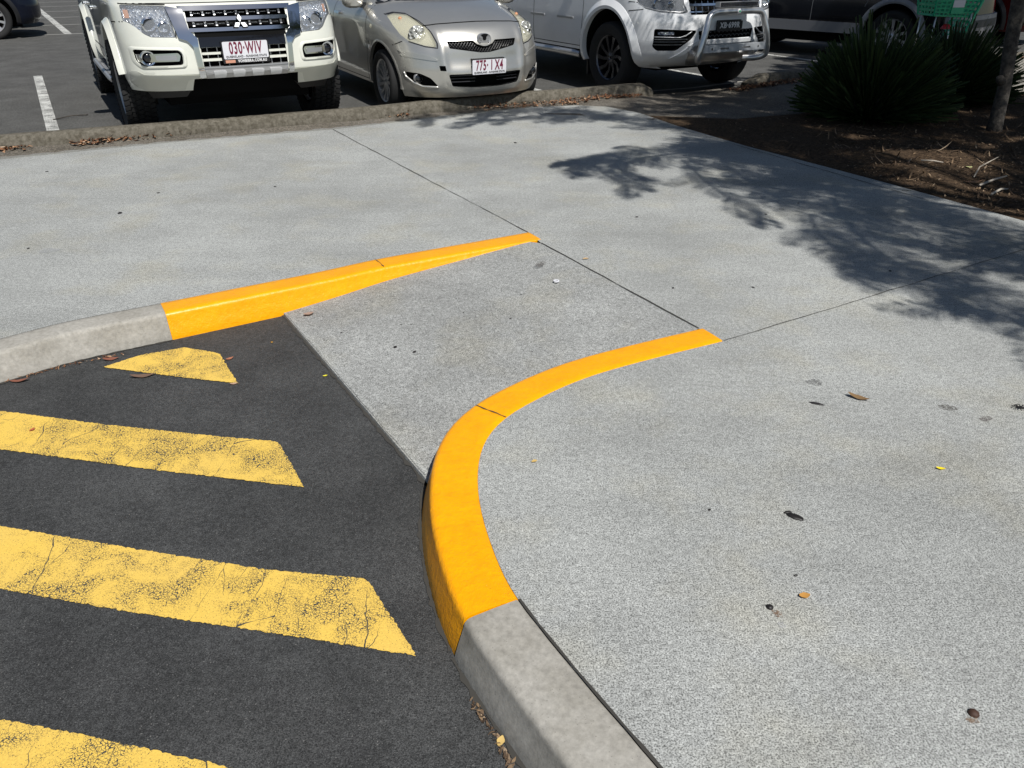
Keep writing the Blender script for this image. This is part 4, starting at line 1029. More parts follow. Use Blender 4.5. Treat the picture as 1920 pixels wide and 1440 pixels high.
# light bar
b = MB(); b.box((-.28, yb - .02, .944), (.28, yb + .05, .996)); lb = b.build('light_bar', M_satin, am)
b = MB()
for r_ in range(2):
    for k in range(24):
        M = Matrix.Translation((-.262 + k * .0228, yb - .019, .958 + r_ * .024)) @ Matrix.Rotation(pi / 2, 4, 'Z'); b.lathe([(.010, .002), (-.003, .0095)], 8, M)
b.build('led_row', M_reflect, lb)
b = MB(); b.box((-.27, yb - .0208, .948), (.27, yb - .0202, .992)); b.build('light_bar_face', M_gloss, lb)
b = MB()
for xx in (-.2, .2): b.box((xx - .02, yb - .01, .91), (xx + .02, yb + .03, .945))
b.pieces('bracket', M_black, lb)
b = MB(); b.box((-.62, .42, .28), (.62, 4.8, .5)); b.build('underbody', M_void, am)
AG = Shell([(1.12, 1.45, .87, .25, 3), (1.30, 1.65, .84, .25, 3), (1.62, 2.1, .75, .3, 3), (1.80, 2.4, .68, .3, 3), (1.83, 2.6, .6, .4, 2.5)], 3.75, .15, 4, [(1.1, 0), (1.83, .2)])
greenhouse(am, AG, zr(1.12, 1.83, .06), M_white, 0, None, rnd([(-.74, 1.20), (.74, 1.20), (.66, 1.72), (-.66, 1.72)], .05),
    [rnd([(1.95, 1.22), (2.5, 1.22), (2.5, 1.70), (2.3, 1.70)], .03), rnd([(2.6, 1.22), (3.4, 1.22), (3.35, 1.70), (2.6, 1.70)], .03)])

# ---------------------------------------------------------------- the plainer cars behind
def plain_car(name, label, pm, loc, yaw, sill, L=4.6, wid=.93, hood=1.02, flare=None, group=None, rear_bumper=False, rim=M_satin, wr=.36, belt=None):
    root = empty(name, (*loc, LOT), R(yaw)); tag(root, label, 'car', group)
    S1 = Shell([(.22, .12, wid * .93, .55, 2.8), (.35, .02, wid * .98, .6, 2.8), (.55, 0, wid, .6, 2.8), (.75, .05, wid, .6, 2.8), (hood - .12, .14, wid * .985, .62, 2.8), (hood - .05, .35, wid * .95, .65, 2.8), (hood, .9, wid * .9, .5, 2.8)], L, .35, 3.2, [(.22, .12), (.35, .02), (.5, 0), (.9, .06), (hood, .12)])
    v, f = S1.mesh([.25] + zr(.27, hood, .05), nf=28, ns=26, nb=18)
    o = mobj('body', v, f, pm, root, True, 40); o.data.materials.append(M_void)
    cut = MB(); fy, ry = .90, L - .92
    for sg in (-1, 1):
        for yy in (fy, ry): cut.add(*cyl_x(sg * .5, sg * 1.3, yy, wr + .02, wr + .075))
        cut.add(*solid(*fill([(fy + .3, .02), (ry - .3, .02), (ry - .3, sill), (fy + .3, sill)]), lambda y, z, s=sg: (s * .3, y, z), lambda y, z, s=sg: (s * 1.3, y, z)))
    carve(o, cut)
    for sg in (-1, 1):
        for yy in (fy, ry):
            wheel(root, sg * (wid - .13), yy, wr, wr, .23, sg, 10, False, rim, .68)
            b = MB(); b.add(*arch_band(S1, sg, yy, wr + .02, wr + .069, wr + .145, -12, 192, .003, .03)); q = b.build('wheel_arch', flare or M_black, root, True, 40); recalc(q.data)
        seams(S1, root, [('s', sg, [(fy + .52, sill + .06), (fy + .5, hood - .04)]), ('s', sg, [(fy + 1.5, sill + .06), (fy + 1.5, hood - .04)]), ('s', sg, [(ry - .45, .75), (ry - .35, hood - .04)])], .010, M_greyp)
        pc(S1, root, 'sill_trim', rect(fy + .50, ry - .50, sill + .01, sill + .16), .012, -.02, flare or M_black, .1, side=sg)
        for yy in (fy + 1.22, fy + 2.2): pc(S1, root, 'door_handle', rnd(rect(yy, yy + .18, hood - .14, hood - .11), .01), .03, -.01, M_chrome, .1, side=sg)
        pc(S1, root, 'headlight', rnd([(sg * .50, .78), (sg * .80, .80), (sg * .84, .68), (sg * .55, .68)][::sg], .02), -.006, .02, M_facet, .05)
        mirror_(root, wid + .11, fy + .6, hood + .08, sg, pm)
        q = [(sg * (wid - .30), .70), (sg * (wid - .06), .74), (sg * (wid - .05), .90), (sg * (wid - .28), .86)][::sg]
        yb_ = lambda x, z: L - S1.q(z)[4] - S1.rd + S1.rd * max(0, 1 - (min(abs(x) / S1.q(z)[1], .99)) ** 3.2) ** (1 / 3.2)
        vv, ff = solid(*fill(q, .05), lambda x, z: (x, yb_(x, z) + .008, z), lambda x, z: (x, yb_(x, z) - .03, z)); tl = mobj('tail_light', vv, ff, mat('red tail lamp', (.3, .01, .01), .15, coat=1), root); recalc(tl.data)
    if rear_bumper:
        bz = lambda poly, a, c, m, n: mobj(n, *solid(*fill(poly, .05), lambda x, z: (x, yb_(x, z) + a, z), lambda x, z: (x, yb_(x, z) + c, z)), m, root, True, 35)
        bp = bz(rnd([(-.90, .66), (.90, .66), (.90, .40), (.80, .36), (-.80, .36), (-.90, .40)], .02), .045, -.05, M_bump, 'rear_bumper'); recalc(bp.data)
        q = bz(rnd([(-.62, .60), (.62, .60), (.56, .50), (-.56, .50)], .02), .048, .04, M_black, 'bumper_slot'); q.parent = bp; recalc(q.data)
        q = bz(rnd([(-.80, .36), (.80, .36), (.62, .25), (-.62, .25)], .02), .03, -.05, M_bump2, 'skid_plate'); recalc(q.data)
    b = MB(); b.box((-.6, .4, .2), (.6, L - .4, .35)); b.build('underbody', M_void, root)
    G1 = Shell([(hood - .05, 1.1, wid * .92, .3, 3), (hood + .1, 1.3, wid * .9, .3, 3), (hood + .45, 1.85, wid * .78, .3, 3), (hood + .62, 2.2, wid * .7, .35, 3), (hood + .66, 2.5, wid * .6, .4, 2.5)], L - .1, .2, 4, [(1, 0), (hood + .66, .4)])
    greenhouse(root, G1, zr(hood - .05, hood + .66, .06), pm, 0, None, rnd([(-.72, hood + .04), (.72, hood + .04), (.64, hood + .55), (-.64, hood + .55)], .05),
        [rnd([(1.6, hood + .06), (2.35, hood + .06), (2.35, hood + .52), (2.1, hood + .52)], .03), rnd([(2.45, hood + .06), (3.3, hood + .06), (3.3, hood + .52), (2.45, hood + .52)], .03)])
    return root
M_bump = mat('mid grey bumper plastic', (.20, .205, .215), .45); M_bump2 = mat('pale grey skid plate', (.30, .29, .26), .5)
M_flare = mat('grey wheel arch plastic', (.20, .205, .215), .45)
plain_car('suv', 'black off-road wagon with grey wheel arch trim and grey rear bumper behind the spiky bushes', M_darkcar, (6.9 - 4.6 * .695, 12.4 + 4.6 * .72), 224, .36, 4.6, .93, 1.05, M_flare, rear_bumper=True)
plain_car('hatchback', 'dark red car mostly hidden behind the tree trunk', M_red, (9.45 - 4.2 * .695, 14.9 + 4.2 * .72), 224, .26, 4.2, .87, .98, None)
GB = 'dark cars in the far left row'
plain_car('suv', 'dark navy car cut off by the left edge, the nearer of the two there', M_navy, (-9.5, 17.15), 120, .30, 4.5, .92, 1.0, None, GB)
plain_car('suv', 'black car at the far left, behind the dark navy car', M_darkcar, (-10.75, 19.4), 120, .30, 4.5, .92, 1.0, None, GB)

# ------------------------------------------------------------------ plants
def blade(b, base, d, L, wd, bend, cut_=True):
    """one strap leaf with a square cut tip"""
    n = 4; d = d.normalized(); side = d.cross(Vector((random.uniform(-1, 1), random.uniform(-1, 1), .15)))
    if side.length < .1: side = Vector((1, 0, 0))
    side.normalize(); out = Vector((d.x, d.y, 0)); p = Vector(base); vs = []; fs = []
    for i in range(n + 1):
        t = i / n; q = p + d * L * t + out * bend * t * t - Vector((0, 0, 1)) * bend * .55 * t * t
        ww = wd * (.7 + .5 * min(1, t * 2)) * (1 if cut_ else max(.08, 1 - t ** 2)) / 2
        vs += [q + side * ww, q - side * ww]
    for i in range(n): fs.append((2 * i, 2 * i + 1, 2 * i + 3, 2 * i + 2))
    b.add(vs, fs)
def bush(label, c, r, h, n, seed):
    random.seed(seed); root = empty('strap_leaf_bush', (c[0], c[1], .01)); tag(root, label, 'bush', 'spiky bushes in the soil bed')
    b = MB()
    for k in range(n):
        a = random.uniform(0, 2 * pi); e = random.random() ** .62; el = R(86 - 72 * e)
        d = Vector((cos(a) * cos(el), sin(a) * cos(el), sin(el)))
        L = 1 / math.sqrt((cos(el) / r) ** 2 + (sin(el) / h) ** 2) * random.choice((random.uniform(.6, .95), random.uniform(.85, 1.1))) * (1 + .08 * sin(a * 3 + seed))
        rb = random.uniform(0, .55) * r * e; base = (cos(a) * rb, sin(a) * rb, 0)
        blade(b, base, d, max(.1, L - rb * cos(el)), random.uniform(.007, .015), random.uniform(.0, .10), random.random() < .8)
    b.build('foliage', M_blade, root)
    b = MB()
    for k in range(26):
        a = random.uniform(0, 2 * pi); rr = random.uniform(.0, .5) * r
        p0 = Vector((cos(a) * rr, sin(a) * rr, -.02)); b.tube([p0, p0 + Vector((cos(a) * .05, sin(a) * .05, .14)), p0 + Vector((cos(a) * .12, sin(a) * .12, .26))], [.02, .016, .008], 6)
    b.build('stem', M_trunk, root, True)
    return root
bush('nearer spiky dark green bush beside the pavement, its leaves cut square at the tips', P(1625, 222), .68, .88, 3600, 3)
bush('farther spiky dark green bush between the nearer bush and the tree trunk', (4.72, 8.75), .62, .80, 3200, 11)
def feather(b, pts, L, sp, wd, droop=.35, fwd=.75, taper=True, jit=.3):
    """pinnate twig: a thin stem with soft leaflets on both sides"""
    pts = [Vector(p) for p in pts]; seg = []
    for a, c in zip(pts, pts[1:]):
        k = max(1, int((c - a).length / sp)); seg += [(a.lerp(c, i / k), (c - a).normalized()) for i in range(k)]
    n = len(seg)
    for i, (p, d) in enumerate(seg):
        t = i / n; sd = d.cross(Vector((0, 0, 1)))
        if sd.length < .1: sd = Vector((1, 0, 0))
        sd.normalize(); ll = L * ((.55 + .9 * t if t < .5 else 1.45 * (1 - t) + .28) if taper else 1)
        for s_ in (1, -1):
            v = (d * (fwd + random.uniform(-jit, jit)) + sd * s_ * random.uniform(.7, 1.1) - Vector((0, 0, random.uniform(.1, 1) * droop))).normalized()
            l2 = ll * random.uniform(.7, 1.1); e = p + v * l2 - Vector((0, 0, droop * l2 * .3)); m = p + v * l2 * .5
            u = v.cross(Vector((random.uniform(-.4, .4), random.uniform(-.4, .4), 1))).normalized() * wd / 2
            b.add([p + u * .5, p - u * .5, m - u, m + u, e], [(0, 1, 2, 3), (3, 2, 4)])
HS = 1.5
def up(px, py, h):
    """point at height h whose sun shadow reaches the paving where the surveyed shadow lies"""
    h *= HS; x, y = P(px, py); return Vector((x + SUNK[0] * h, y + SUNK[1] * h, h))
def limb(tb, pts, r0, r1):
    n = len(pts); tb.tube(pts, [r0 + (r1 - r0) * i / (n - 1) for i in range(n)], 8)
# tree standing in the bed
random.seed(5)
tr = empty('street_tree', (*P(1862, 250), 0)); tag(tr, 'slim dark tree trunk with a knot, standing right of the bushes', 'tree', 'feathery trees by the pavement')
o0 = Vector(tr.location)
spine = [Vector((0, 0, -.05)), Vector((.0, .01, .12)), Vector((.0, .04, .4)), Vector((-.02, .10, .75)), Vector((-.03, .16, 1.15)), Vector((.0, .2, 1.7)), Vector((-.1, .1, 2.3)), Vector((-.15, -.1, 3.2))]
tb = MB(); tb.tube(spine, [.074, .06, .053, .056, .06, .058, .055, .04], 14)
for p, rr in ((Vector((-.075, .03, .46)), .032), (Vector((.055, .14, .93)), .045)):
    tb.tube([p + Vector((.04 if p.x < 0 else -.04, 0, -.03)), p, p + Vector((-.02 if p.x < 0 else .012, 0, .012))], [rr * 1.3, rr, rr * .3], 10)
crown = MB()
for k in range(15):
    a = 2 * pi * k / 15 + random.uniform(-.2, .2); z0 = random.uniform(1.9, 3.0); rr = random.uniform(1.2, 2.1)
    p0 = spine[5].lerp(spine[7], (z0 - 1.7) / 1.5); q = [p0, p0 + Vector((cos(a) * rr * .4, sin(a) * rr * .4, .45)), p0 + Vector((cos(a) * rr * .75, sin(a) * rr * .75, .6)), p0 + Vector((cos(a) * rr, sin(a) * rr, .45))]
    limb(tb, q, .03, .008)
    for j in range(13):
        t = random.uniform(.15, 1); c = q[0].lerp(q[3], t) + Vector((random.uniform(-.3, .3), random.uniform(-.3, .3), random.uniform(0, .6))); aa = a + random.uniform(-1.3, 1.3)
        e = c + Vector((cos(aa) * .65, sin(aa) * .65, random.uniform(-.15, .15))); m_ = (c + e) / 2 + Vector((0, 0, .08))
        feather(crown, [c, m_, e], .17, .026, .015)
tb.build('trunk', M_trunk, tr, True); crown.build('crown', M_needle, tr)
# second tree, just outside the right edge: its branches throw the feathery shadow on the pavement
def shade_tree(base, top, branches, L=.24, label='', masses=()):
    t2 = empty('street_tree', (*base, 0)); tag(t2, label, 'tree', 'feathery trees by the pavement')
    B0 = Vector((*base, 0)); tb = MB(); cr = MB(); T = Vector(top)
    tb.tube([Vector((0, 0, -.05)), Vector((0, 0, .5)), (T - B0) * .5 + Vector((.05, 0, 0)), T - B0], [.12, .09, .08, .05], 12)
    for br in branches:
        pts = [up(*q) - B0 for q in br['p']]
        if br.get('join', True): pts = [T - B0] + pts
        n = len(pts); sm = []
        for i in range(n - 1):
            for j in range(4):
                t = j / 4; a, b_, c, d = pts[max(i - 1, 0)], pts[i], pts[i + 1], pts[min(i + 2, n - 1)]
                sm.append(.5 * ((2 * b_) + (-a + c) * t + (2 * a - 5 * b_ + 4 * c - d) * t * t + (-a + 3 * b_ - 3 * c + d) * t ** 3))
        sm.append(pts[-1]); limb(tb, sm, br.get('r', .018), .005)
        sk_ = sm[3:] if br.get('join', True) else sm
        feather(cr, sk_, br.get('L', L) * 1.35, .019, .015, .2, .55, True, .12)
        # side twigs
        for k in range(int(br.get('n', 8) * 1.7)):
            i = random.randrange(2, len(sk_) - 1); p = sk_[i]; d = (sk_[i + 1] - sk_[i - 1]).normalized(); sd = d.cross(Vector((0, 0, 1))).normalized() * random.choice((1, -1))
            v = (d * .9 + sd * random.uniform(.4, 1) + Vector((0, 0, random.uniform(-.2, .2)))).normalized(); l_ = br.get('tl', .45) * random.uniform(.6, 1.2)
            feather(cr, [p, p + v * l_ * .5, p + v * l_ - Vector((0, 0, .08))], br.get('L', L) * .9, .024, .014, .3, .6, True, .15)
    for poly, cnt, h0, h1 in masses:
        cx, cy = [sum(p[i] for p in poly) / len(poly) for i in (0, 1)]
        mid = up(cx, cy, (h0 + h1) / 2) - B0
        limb(tb, [T - B0, (T - B0).lerp(mid, .5) + Vector((0, 0, .1)), mid], .035, .02)
        world = [P(*p) for p in poly]; xs = [p[0] for p in world]; ys = [p[1] for p in world]; k = 0
        while k < cnt:
            g_ = (random.uniform(min(xs), max(xs)), random.uniform(min(ys), max(ys)))
            if not inside(g_, world): continue
            k += 1; h_ = random.uniform(h0, h1) * HS; c = Vector((g_[0] + SUNK[0] * h_, g_[1] + SUNK[1] * h_, h_)) - B0
            a = random.gauss(2.55, .5 if cnt > 200 else .3); l_ = random.uniform(.35, .75); v = Vector((cos(a), sin(a), random.uniform(-.25, .15)))
            feather(cr, [c - v * l_ * .5, c + Vector((0, 0, .04)), c + v * l_ * .5], .20, .018, .020, .3) if cnt > 200 else feather(cr, [c - v * l_ * .5, c + v * l_ * .5], .30, .05, .018, .1, 1.6, True, .1)
            if k % 6 == 0: limb(tb, [mid, mid.lerp(c, .5) + Vector((0, 0, .08)), c], .012, .004)
    tb.build('trunk', M_trunk, t2, True); cr.build('crown', M_needle, t2)
random.seed(21)
tA = Vector((5.1, 1.7, 4.3))
BR = [
    dict(p=[(1800, 330, 3.2), (1600, 300, 3.2), (1400, 282, 3.0), (1240, 280, 2.9), (1130, 290, 2.7), (1078, 304, 2.6)], L=.24, n=5, r=.02, w=.018),
    dict(p=[(1300, 284, 2.8), (1200, 296, 2.7), (1110, 308, 2.6), (1084, 312, 2.55)], join=False, L=.26, n=9, tl=.4),
    dict(p=[(1150, 300, 2.8), (1165, 320, 2.7), (1200, 345, 2.6), (1222, 362, 2.5)], join=False, L=.14, n=4, tl=.25),
    dict(p=[(1110, 308, 2.8), (1140, 330, 2.7), (1180, 352, 2.6)], join=False, L=.13, n=3, tl=.25),
    dict(p=[(1850, 380, 3.0), (1650, 350, 3.1), (1520, 345, 3.1), (1400, 320, 3.0), (1290, 300, 2.9)], L=.26, n=10, r=.022),
    dict(p=[(1350, 300, 2.9), (1420, 350, 2.8), (1520, 395, 2.7), (1590, 408, 2.6)], join=False, L=.2, n=7),
    dict(p=[(1280, 300, 2.9), (1350, 360, 2.8), (1430, 400, 2.6)], join=False, L=.17, n=4),
    dict(p=[(1620, 350, 3.0), (1600, 330, 3.1), (1560, 300, 3.1)], join=False, L=.22, n=6),
    dict(p=[(1560, 330, 3.1), (1640, 365, 3.0), (1760, 410, 2.9), (1900, 450, 2.8)], join=False, L=.26, n=8),
    dict(p=[(1600, 380, 3.1), (1720, 430, 3.0), (1900, 490, 2.9)], join=False, L=.22, n=6),
    dict(p=[(1560, 370, 3.1), (1600, 430, 3.0), (1660, 480, 2.9), (1760, 530, 2.9), (1920, 585, 2.8)], join=False, L=.22, n=8, r=.03),
    dict(p=[(1520, 400, 2.9), (1540, 445, 2.8), (1640, 510, 2.7), (1740, 545, 2.6)], join=False, L=.2, n=6),
    dict(p=[(1960, 600, 2.4), (1880, 590, 2.3), (1800, 575, 2.3), (1760, 560, 2.2)], L=.18, n=5),
    dict(p=[(1980, 520, 2.4), (1900, 500, 2.3), (1820, 500, 2.3)], L=.2, n=3),
    dict(p=[(1960, 440, 2.8), (1820, 410, 2.8), (1700, 380, 2.8)], L=.22, n=4),
    dict(p=[(1500, 285, 3.3), (1380, 262, 3.3), (1260, 240, 3.3), (1160, 228, 3.2)], L=.2, n=7),
    dict(p=[(1330, 250, 3.3), (1180, 222, 3.3), (1050, 218, 3.2), (930, 225, 3.1), (850, 230, 3.0)], L=.19, n=18, tl=.42),
    dict(p=[(1150, 222, 3.3), (1060, 205, 3.2), (900, 210, 3.2), (790, 226, 3.1)], join=False, L=.2, n=16, tl=.42),
    dict(p=[(1600, 290, 3.4), (1480, 262, 3.4), (1350, 235, 3.4)], L=.26, n=8),
]
shade_tree((5.35, 2.2), tA, BR, label='feathery tree just outside the right edge whose branches shade the pavement',
    masses=[([(1480, 108), (1560, 70), (1830, 66), (1838, 176), (1990, 180), (1990, 292), (1900, 298), (1780, 292), (1640, 290), (1560, 303), (1400, 262), (1290, 238), (1260, 212), (1400, 182), (1470, 150)], 1350, 2.9, 3.9),
        ([(1240, 172), (1400, 158), (1470, 165), (1400, 205), (1270, 225), (1150, 205), (1120, 195)], 34, 2.9, 3.8),
        ([(1300, 262), (1450, 285), (1620, 318), (1560, 345), (1420, 310), (1310, 285)], 46, 2.9, 3.6),
        ([(1290, 268), (1420, 280), (1560, 330), (1640, 395), (1560, 412), (1440, 385), (1330, 320)], 34, 2.9, 3.6),
        ([(1540, 330), (1920, 430), (1990, 600), (1850, 590), (1720, 535), (1600, 440)], 26, 2.7, 3.4),
        ([(1300, 250), (1420, 276), (1640, 330), (1640, 350), (1430, 310), (1290, 275)], 50, 2.9, 3.6),
        ([(1905, 300), (2080, 300), (2080, 420), (1925, 395)], 90, 2.9, 3.6)])
# ------------------------------------------------------------------ loose things on the ground
def leafmesh(L, wd, curl=.2, n=7, fold=.25):
    vs = []; fs = []
    for i in range(n):
        t = i / (n - 1); w_ = wd / 2 * (sin(pi * min(1, t * .96 + .02)) ** .7) * (1 + .12 * sin(i * 2.3)); z = curl * L * (t - .5) ** 2 * 2
        vs += [((t - .5) * L, -w_, z + fold * w_), ((t - .5) * L, 0, z + .0008), ((t - .5) * L, w_, z + fold * w_ * .8)]
    for i in range(n - 1):
        for j in (0, 1): k = i * 3 + j; fs.append((k, k + 1, k + 4, k + 3))
    return vs, fs
def leaf(px, py, z, L, wd, rot, col, label, name='leaf', cat='leaf', group=None, curl=.25, rough=.7):
    x, y = P(px, py, z); v, f = leafmesh(L, wd, curl)
    m = mat(name + ' tint', col, rough, spec=.2)
    o = mobj(name, v, f, m, None, True); o.location = (x, y, (pathz(x, y) + .004 if z == .04 else z) + .0035); o.rotation_euler = (random.uniform(-.1, .1), random.uniform(-.1, .1), R(rot))
    return tag(o, label, cat, group)
random.seed(2)
RB = (.22, .085, .055); BRN = (.16, .10, .07); TAN = (.42, .28, .2)
leaf(208, 675, LOW, .062, .024, 20, RB, 'reddish brown leaf against the grey kerb left of the yellow triangle')
leaf(38, 716, LOW, .075, .028, 10, RB, 'crumpled reddish leaf by the grey kerb near the left edge')
leaf(268, 707, LOW, .095, .026, 14, BRN, 'long brown leaf just below the yellow triangle')
leaf(431, 674, LOW, .034, .018, 40, (.36, .15, .09), 'small reddish leaf right of the tip of the yellow triangle')
leaf(439, 721, LOW, .032, .014, 15, TAN, 'small tan leaf at the lower corner of the yellow triangle')
leaf(61, 807, LOW + .004, .022, .013, 60, (.45, .12, .05), 'tiny rust red leaf on the yellow stripe at the left edge')
leaf(579, 590, LOW + .022, .050, .032, 25, (.34, .24, .19), 'round tan leaf at the foot of the straight yellow kerb')
leaf(1608, 747, 0, .075, .028, -30, (.20, .125, .06), 'brown curled leaf beside the thin black scrap on the pavement')
leaf(1763, 880, 0, .028, .012, -15, (.80, .62, .02), 'bright yellow petal on the right of the pavement', 'petal', 'petal')
leaf(1508, 1119, 0, .028, .020, 5, (.50, .25, .06), 'small orange leaf above the dark crushed fruit')
leaf(1475, 1238, 0, .001, .001, 0, TAN, '', 'crumb') if 0 else None
leaf(939, 1392, LOW, .026, .018, 70, (.6, .42, .15), 'yellow leaf in the dark gap at the foot of the bottom kerb')
leaf(610, 706, LOW, .020, .012, 20, (.75, .66, .05), 'tiny yellow flake on the asphalt beside the ramp edge', 'paint_flake', 'paint flake')
leaf(510, 643, LOW, .010, .008, 20, (.8, .42, .03), 'orange paint speck on the asphalt under the straight kerb', 'paint_flake', 'paint flake')
leaf(1098, 486, 0, .035, .02, 20, (.55, .38, .2), 'faint orange paint speck right of the straight yellow kerb end', 'paint_flake', 'paint flake', curl=.02)
leaf(1002, 866, 0, .020, .014, 20, (.62, .42, .14), 'faint orange paint speck inside the bend of the curved kerb', 'paint_flake', 'paint flake', curl=.02)
leaf(1824, 343, .02, .13, .035, -8, (.34, .19, .11), 'orange brown leaf lying on the sunlit patch of soil')
leaf(1815, 315, .02, .07, .04, 20, (.45, .48, .22), 'pale green leaf lying on the sunlit patch of soil')
for i, (px, py) in enumerate([(108, 262), (122, 265), (152, 265), (210, 254), (390, 243), (585, 220), (640, 217), (727, 213)]):
    leaf(px, py, .04, random.uniform(.07, .11), random.uniform(.035, .05), random.uniform(0, 180), random.choice([(.42, .28, .2), (.5, .36, .27), (.35, .2, .13)]),
         ['curled pale brown leaf left of the others in the gutter at the far left', 'pale brown leaf next to the one farthest left in the gutter', 'flat grey brown leaf in the gutter left of the white scrap', 'small white paper scrap in the gutter before the four wheel drive',
          'lone tan leaf in the gutter below the left end of the number plate', 'big pale leaf in the gutter below the right front tyre of the four wheel drive', 'pale leaf at the right end of that pile in the gutter', 'curled orange leaf in the gutter before the left wheel of the hatchback'][i],
         'leaf' if i != 3 else 'paper_scrap', 'leaf' if i != 3 else 'litter', curl=.5)
bpy.data.objects['paper_scrap'].data.materials[0].node_tree.nodes['Principled BSDF'].inputs[0].default_value = (.75, .75, .75, 1)
leaf(1225, 224, 0, .14, .035, 0, (.05, .035, .025), 'dark leaf in the shade at the edge of the path')
def blob(px, py, z, a, b_, h, rot, m, label, name, cat, seed=0):
    x, y = P(px, py, z); bm = bmesh.new(); bmesh.ops.create_icosphere(bm, subdivisions=3, radius=1)
    for v in bm.verts:
        k = 1 + .18 * noise.noise(v.co * 1.7 + Vector((seed, 0, 0))); v.co = Vector((v.co.x * a * k, v.co.y * b_ * k, max(-.02, v.co.z) * h))
    me = bpy.data.meshes.new(name); bm.to_mesh(me); bm.free(); o = fin(name, me, m, None, True); o.location = (x, y, z); o.rotation_euler = (0, 0, R(rot))
    return tag(o, label, cat)
M_pod = mat('black seed pod', (.012, .010, .009), .5); M_seed = mat('brown fruit', (.05, .022, .012), .7)
blob(1490, 969, 0, .026, .012, .006, -35, M_pod, 'flat black seed pod on the pavement, largest of the dark scraps', 'seed_pod', 'seed pod', 1)
blob(1477, 961, 0, .013, .006, .005, 10, M_pod, 'small black piece touching the tip of the large seed pod', 'seed_pod', 'seed pod', 5)
blob(1531, 757, 0, .026, .008, .004, -25, M_pod, 'thin black scrap left of the brown curled leaf', 'pod_scrap', 'seed pod', 2)
blob(1443, 1139, 0, .010, .009, .007, 0, M_pod, 'round black fruit with a brown smear beside it', 'fruit', 'fruit', 3)
blob(1825, 1338, 0, .0115, .0115, .009, 0, M_seed, 'round dark brown fruit near the bottom right corner', 'fruit', 'fruit', 4)
blob(1492, 1079, 0, .007, .0035, .003, 20, M_pod, 'tiny black chip between the seed pod and the orange leaf', 'pod_scrap', 'seed pod', 6)
random.seed(9)
dots = [(741, 651, .011), (777, 660, .010), (640, 624, .006), (752, 609, .005), (771, 609, .004), (869, 586, .006), (903, 563, .004), (957, 598, .006), (977, 552, .006), (1011, 545, .004), (909, 608, .004), (1097, 557, .005), (998, 659, .004), (1262, 540, .009), (1412, 539, .009), (1194, 407, .011), (88, 322, .012), (297, 362, .011), (225, 400, .018), (516, 350, .010), (53, 466, .010), (966, 268, .016), (1669, 508, .010), (1436, 402, .010), (1497, 381, .008), (1330, 956, .006)]
for i, (px, py, r_) in enumerate(dots):
    onramp = px < 1100 and 520 < py < 700 and not py < 440
    zz = -.035 if onramp else 0
    if onramp:
        A, D = Vector(ra), Vector(rd); x, y = P(px, py, -.05); 
        n_r = (Vector(rd) - Vector(ra)); n_h = (Vector(rc) - Vector(rb)); 
        # distance fraction between the asphalt edge and the joint
        e1 = Vector(ra2); e2 = Vector(rb2); g1 = Vector(rd); g2 = Vector(rc)
        def dl(p, a, b): d = (b - a).normalized(); return abs((p - a).x * d.y - (p - a).y * d.x)
        for _ in range(4):
            q = Vector((x, y)); s_ = dl(q, e1, e2) / (dl(q, e1, e2) + dl(q, g1, g2)); zz = rampz(s_); x, y = P(px, py, zz)
    o = blob(px, py, zz, r_, r_ * .7, r_ * .45, random.uniform(0, 180), M_pod, 'tiny black seed lying on the pale concrete', 'seed', 'seed', i)
    o['group'] = 'tiny black seeds scattered over the concrete'
# stains in the concrete, a smear of each old fruit
def stain(px, py, a, b_, rot, col, z=.0022, parent=None, name='stain', hole=0):
    x, y = P(px, py, z); random.seed(px); n = 28; pts = []
    for k in range(n):
        t = 2 * pi * k / n; rr = 1 + .35 * noise.noise(Vector((cos(t) * 1.5, sin(t) * 1.5, px * .1))); u, v_ = a * cos(t) * rr, b_ * sin(t) * rr; c_, s_ = cos(R(rot)), sin(R(rot))
        pts.append((x + u * c_ - v_ * s_, y + u * s_ + v_ * c_))
    m = mat('stain', col, .9); t = NT(m)
    t.l(t.ramp(t.noise(150, 3, .7), (.42, 0.0), (.54, .6)), t.b.inputs['Alpha'])
    v, f = fill(pts, None)
    return mobj(name, [(p[0], p[1], z) for p in v], f, m, parent or SL)
for q in [(1528, 716, .030, .022, 0, (.15, .15, .145)), (1778, 764, .032, .022, -20, (.11, .10, .085)), (1848, 785, .026, .012, 20, (.15, .13, .12)), (1458, 1150, .010, .015, 30, (.20, .11, .06)), (1824, 1349, .014, .009, 0, (.24, .16, .10)), (1466, 1172, .011, .010, 0, (.45, .45, .44)), (1014, 495, .022, .045, -35, (.07, .055, .045)), (90, 470, .05, .04, 10, (.42, .43, .43)), (1465, 392, .02, .012, 0, (.1, .09, .08)), (1700, 357, .035, .02, 0, (.08, .07, .055))]: stain(*q)
x, y = P(1027, 597, -.028); 
